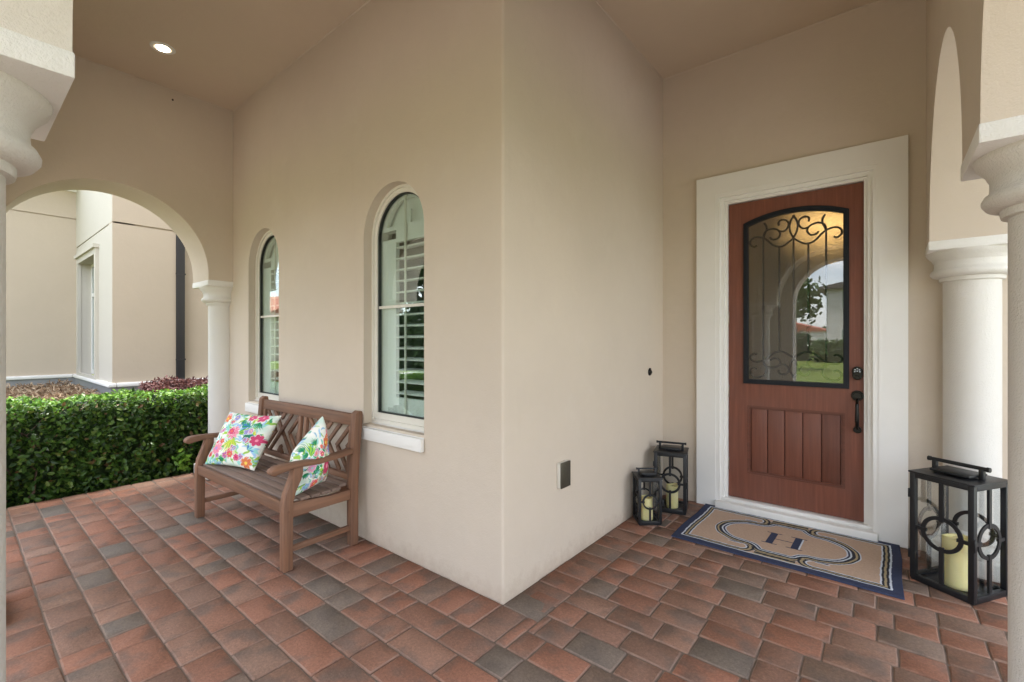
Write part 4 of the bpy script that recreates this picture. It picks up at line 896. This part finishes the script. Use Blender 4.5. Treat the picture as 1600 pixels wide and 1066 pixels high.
ev = MB(); ev.box(NI-.3, -1.3, ET, NI+.06, NY-.0, ET+.09); ev.box(NI-.3, -1.35, ET+.09, NI+.12, NY-.0, ET+.17); ev.box(NI-.3, -1.5, ET+.17, NI+.55, NY, ET+.23); nb_(ev, 'eave', 'band_stucco')
nb_(MB().prism(1, [(NI+.56, ET+.231), (NI+.56, ET+.3), (NI-4, ET+2.4), (NI-8, ET+.231)], -1.6, NY-.001), 'roof', 'grey_roof')
nb_(MB().prism(1, [(NX+.5, 7.001), (NX+.5, 7.1), (NI+.5, 8.6), (NI-3, 7.1), (NI-3, 7.001)], NY-.5, 12), 'roof', 'grey_roof')

# ------------------------------------------------------------ ground, street and what the glass reflects
gp = [(-700, -700), (700, -700), (700, 700), (-700, 700)]
tag(MB().add([(x, y, -.14) for x, y in gp], [(0, 1, 2, 3)]).build('lawn', 'grass'), 'bright green lawn around the house', kind='structure')
tag(MB().box(-24.5, -300, -.3, -19, 200, -.125).build('road', 'asphalt'), 'grey side street', kind='structure')
tag(MB().box(-17.6, -300, -.3, -16.2, 200, -.12).build('pavement', 'concrete'), 'pale pavement beside the street', kind='structure')
def paved():
    t = NT('driveway_paver'); g = t.geo(); bt = t.n('ShaderNodeTexBrick'); bt.inputs['Scale'].default_value = 1; bt.inputs['Brick Width'].default_value = .24; bt.inputs['Row Height'].default_value = .16; bt.inputs['Mortar Size'].default_value = .006
    bt.inputs['Color1'].default_value = (.40, .35, .29, 1); bt.inputs['Color2'].default_value = (.34, .30, .25, 1); bt.inputs['Mortar'].default_value = (.16, .13, .1, 1); t.l(g, bt.inputs['Vector'])
    t.bsdf(bt.outputs['Color'], .85, spec=.2); M['driveway_paver'] = t.m
paved()
tag(MB().box(-9, -8.5, -.3, 9, -.76, -.125).build('driveway', 'driveway_paver'), 'pale tan paver forecourt in front of the porch', kind='structure'); tag(MB().box(1.67, -.76, -.3, 9, 5, -.125).build('side_path', 'concrete'), 'pale concrete path along the right side of the porch', kind='structure')  # paver forecourt is added, it bounces warm light into the porch
tag(MB().box(-11, -3, -.3, -5.7, 6, -.13).build('flower_bed', 'soil'), 'dark soil bed under the hedge', kind='structure')
def farhouse(x, y, w_, d_, h, roofh, rz, mat, roof, label, two=False):
    e = empty('distant_house', (x, y, -.14), rz, label, 'house', 'houses across the lawn')
    MB().box(-w_/2, -d_/2, 0, w_/2, d_/2, h).build('wall', mat, e)
    MB().prism(1, [(-w_/2-.6, h), (w_/2+.6, h), (w_/2+.6, h+.15), (0, h+roofh), (-w_/2-.6, h+.15)], -d_/2-.5, d_/2+.5).build('roof', roof, e)
    for i, xx in enumerate(np.linspace(-w_/2+1.5, w_/2-1.5, max(2, int(w_/3.5)))):
        for z in ((1., 4.) if two else (1.,)):
            wd = MB(); wd.wall(1, [(xx-.6, z), (xx+.6, z), (xx+.6, z+1.5), (xx-.6, z+1.5)], [[(xx-.5, z+.1), (xx+.5, z+.1), (xx+.5, z+1.4), (xx-.5, z+1.4)]], d_/2, d_/2+.05); q = wd.build('window', 'white_paint', e)
            MB().box(xx-.5, d_/2+.002, z+.1, xx+.5, d_/2+.02, z+1.4).build('pane', 'window_glass', q)
farhouse(-24, -150, 24, 12, 4.2, 3.6, .1, 'far_stucco', 'roof_tile', 'low white house with red tiled roof far across the lawn')
farhouse(2.8, -41, 13, 10, 5.6, 1.6, .0, 'far_stucco', 'grey_roof', 'two storey pale house with grey roof across the lawn', True)
farhouse(-44, -15, 12, 14, 3.4, 2.2, 1.3, 'wall_stucco', 'roof_tile', 'beige house with red tiled roof across the side street')
farhouse(-46, 14, 12, 12, 5.4, 2.0, 1.5, 'far_stucco', 'roof_tile', 'two storey cream house further along the side street', True)
def tree(x, y, h, r, seed, label, mat='tree_leaf', n=2600, ls=.34):
    e = empty('tree', (x, y, -.14), 0, label, 'tree', 'trees around the lawn'); rr = random.Random(seed); t = MB()
    t.tube([(0, 0, 0), (.05, 0, h*.25), (-.04, .05, h*.5), (.03, 0, h*.85)], [h*.022, h*.018, h*.014, h*.004], 8)
    for k in range(11):
        a = rr.uniform(0, 6.28); z = h*rr.uniform(.35, .7); L = r*rr.uniform(.6, .95); t.tube([(0, 0, z), (L*.5*math.cos(a), L*.5*math.sin(a), z+L*.3), (L*math.cos(a), L*math.sin(a), z+L*.55)], [h*.009, h*.006, h*.002], 5)
    t.build('trunk', 'bark', e); ps_, ds_ = [], []
    for k in range(9):
        a = rr.uniform(0, 6.28); q = r*rr.uniform(.2, .75); p, d = blob_leaves(n//9, (q*math.cos(a), q*math.sin(a), h*rr.uniform(.5, .88)), (r*.42, r*.42, r*.32), .3, seed*10+k); ps_.append(p); ds_.append(d)
    leaf_cloud('crown', np.concatenate(ps_), np.concatenate(ds_), ls, mat, e)
tree(-3.7, -19.5, 5.0, 1.5, 1, 'young tree with large leaves beside the front path', n=700, ls=.30)
tree(-12.5, -8.5, 5.5, 2.8, 2, 'bushy tree near the hedge in front of the porch', 'bush_leaf', 4200, .3); tree(-16, -16, 8, 3.5, 3, 'taller tree behind the bushy one', 'bush_leaf', 2600)
tree(-31, -30, 9, 4, 4, 'round tree across the side street'); tree(-30, 3, 6, 2.6, 6, 'small tree beside the side street')
tree(14, -22, 8, 3.4, 7, 'tree on the right side of the lawn'); tree(12, 6, 7, 3, 8, 'tree beyond the right porch arches')
def bushrow(x0, x1, y, h, n, label, mat='bush_leaf', ls=.35, d=1.2, kind=None):
    x = rng.uniform(x0, x1, n); k = h*(.78+.14*np.sin(x*.9)+.10*np.sin(x*2.3+1)); z = k*rng.random(n)**.5; yy = rng.normal(0, d*.4, n)
    e = empty('shrub_row', ((x0+x1)/2, y, -.14), 0, label, 'shrubs'); leaf_cloud('leaves', np.stack([x-(x0+x1)/2, yy, z], 1), np.tile([0, .7, .5], (n, 1)), ls, mat, e)
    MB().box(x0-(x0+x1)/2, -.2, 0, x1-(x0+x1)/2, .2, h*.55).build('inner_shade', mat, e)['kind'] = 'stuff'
bushrow(-29, -12.5, -11.5, 3.6, 7000, 'tall dark hedge left of the forecourt', 'bush_leaf', .3); bushrow(-22, -4.5, -33, 2.0, 5000, 'clipped dark shrubs at the far side of the lawn'); bushrow(-4, 9, -31, 1.9, 4000, 'mid green shrubs in front of the two storey house', 'tree_leaf')
def forest():
    n = 26000; x = rng.uniform(-330, 260, n); k = 9+3.5*np.sin(x*.021)+1.8*np.sin(x*.083)+1.2*np.sin(x*.31); z = k*rng.random(n)**.6
    o = leaf_cloud('distant_woods', np.stack([x, rng.normal(-235, 5, n), z], 1), np.tile([0, .8, .4], (n, 1)), 2.6, 'tree_leaf', None); tag(o, 'low wooded hill behind the far houses', kind='stuff')
    n = 9000; y = rng.uniform(-230, 160, n); k = 8+2.5*np.sin(y*.03)+1.5*np.sin(y*.11); z = k*rng.random(n)**.6
    o = leaf_cloud('distant_woods', np.stack([rng.normal(-150, 5, n), y, z], 1), np.tile([.8, 0, .4], (n, 1)), 2.4, 'tree_leaf', None); tag(o, 'band of woods beyond the side street', kind='stuff')
forest()
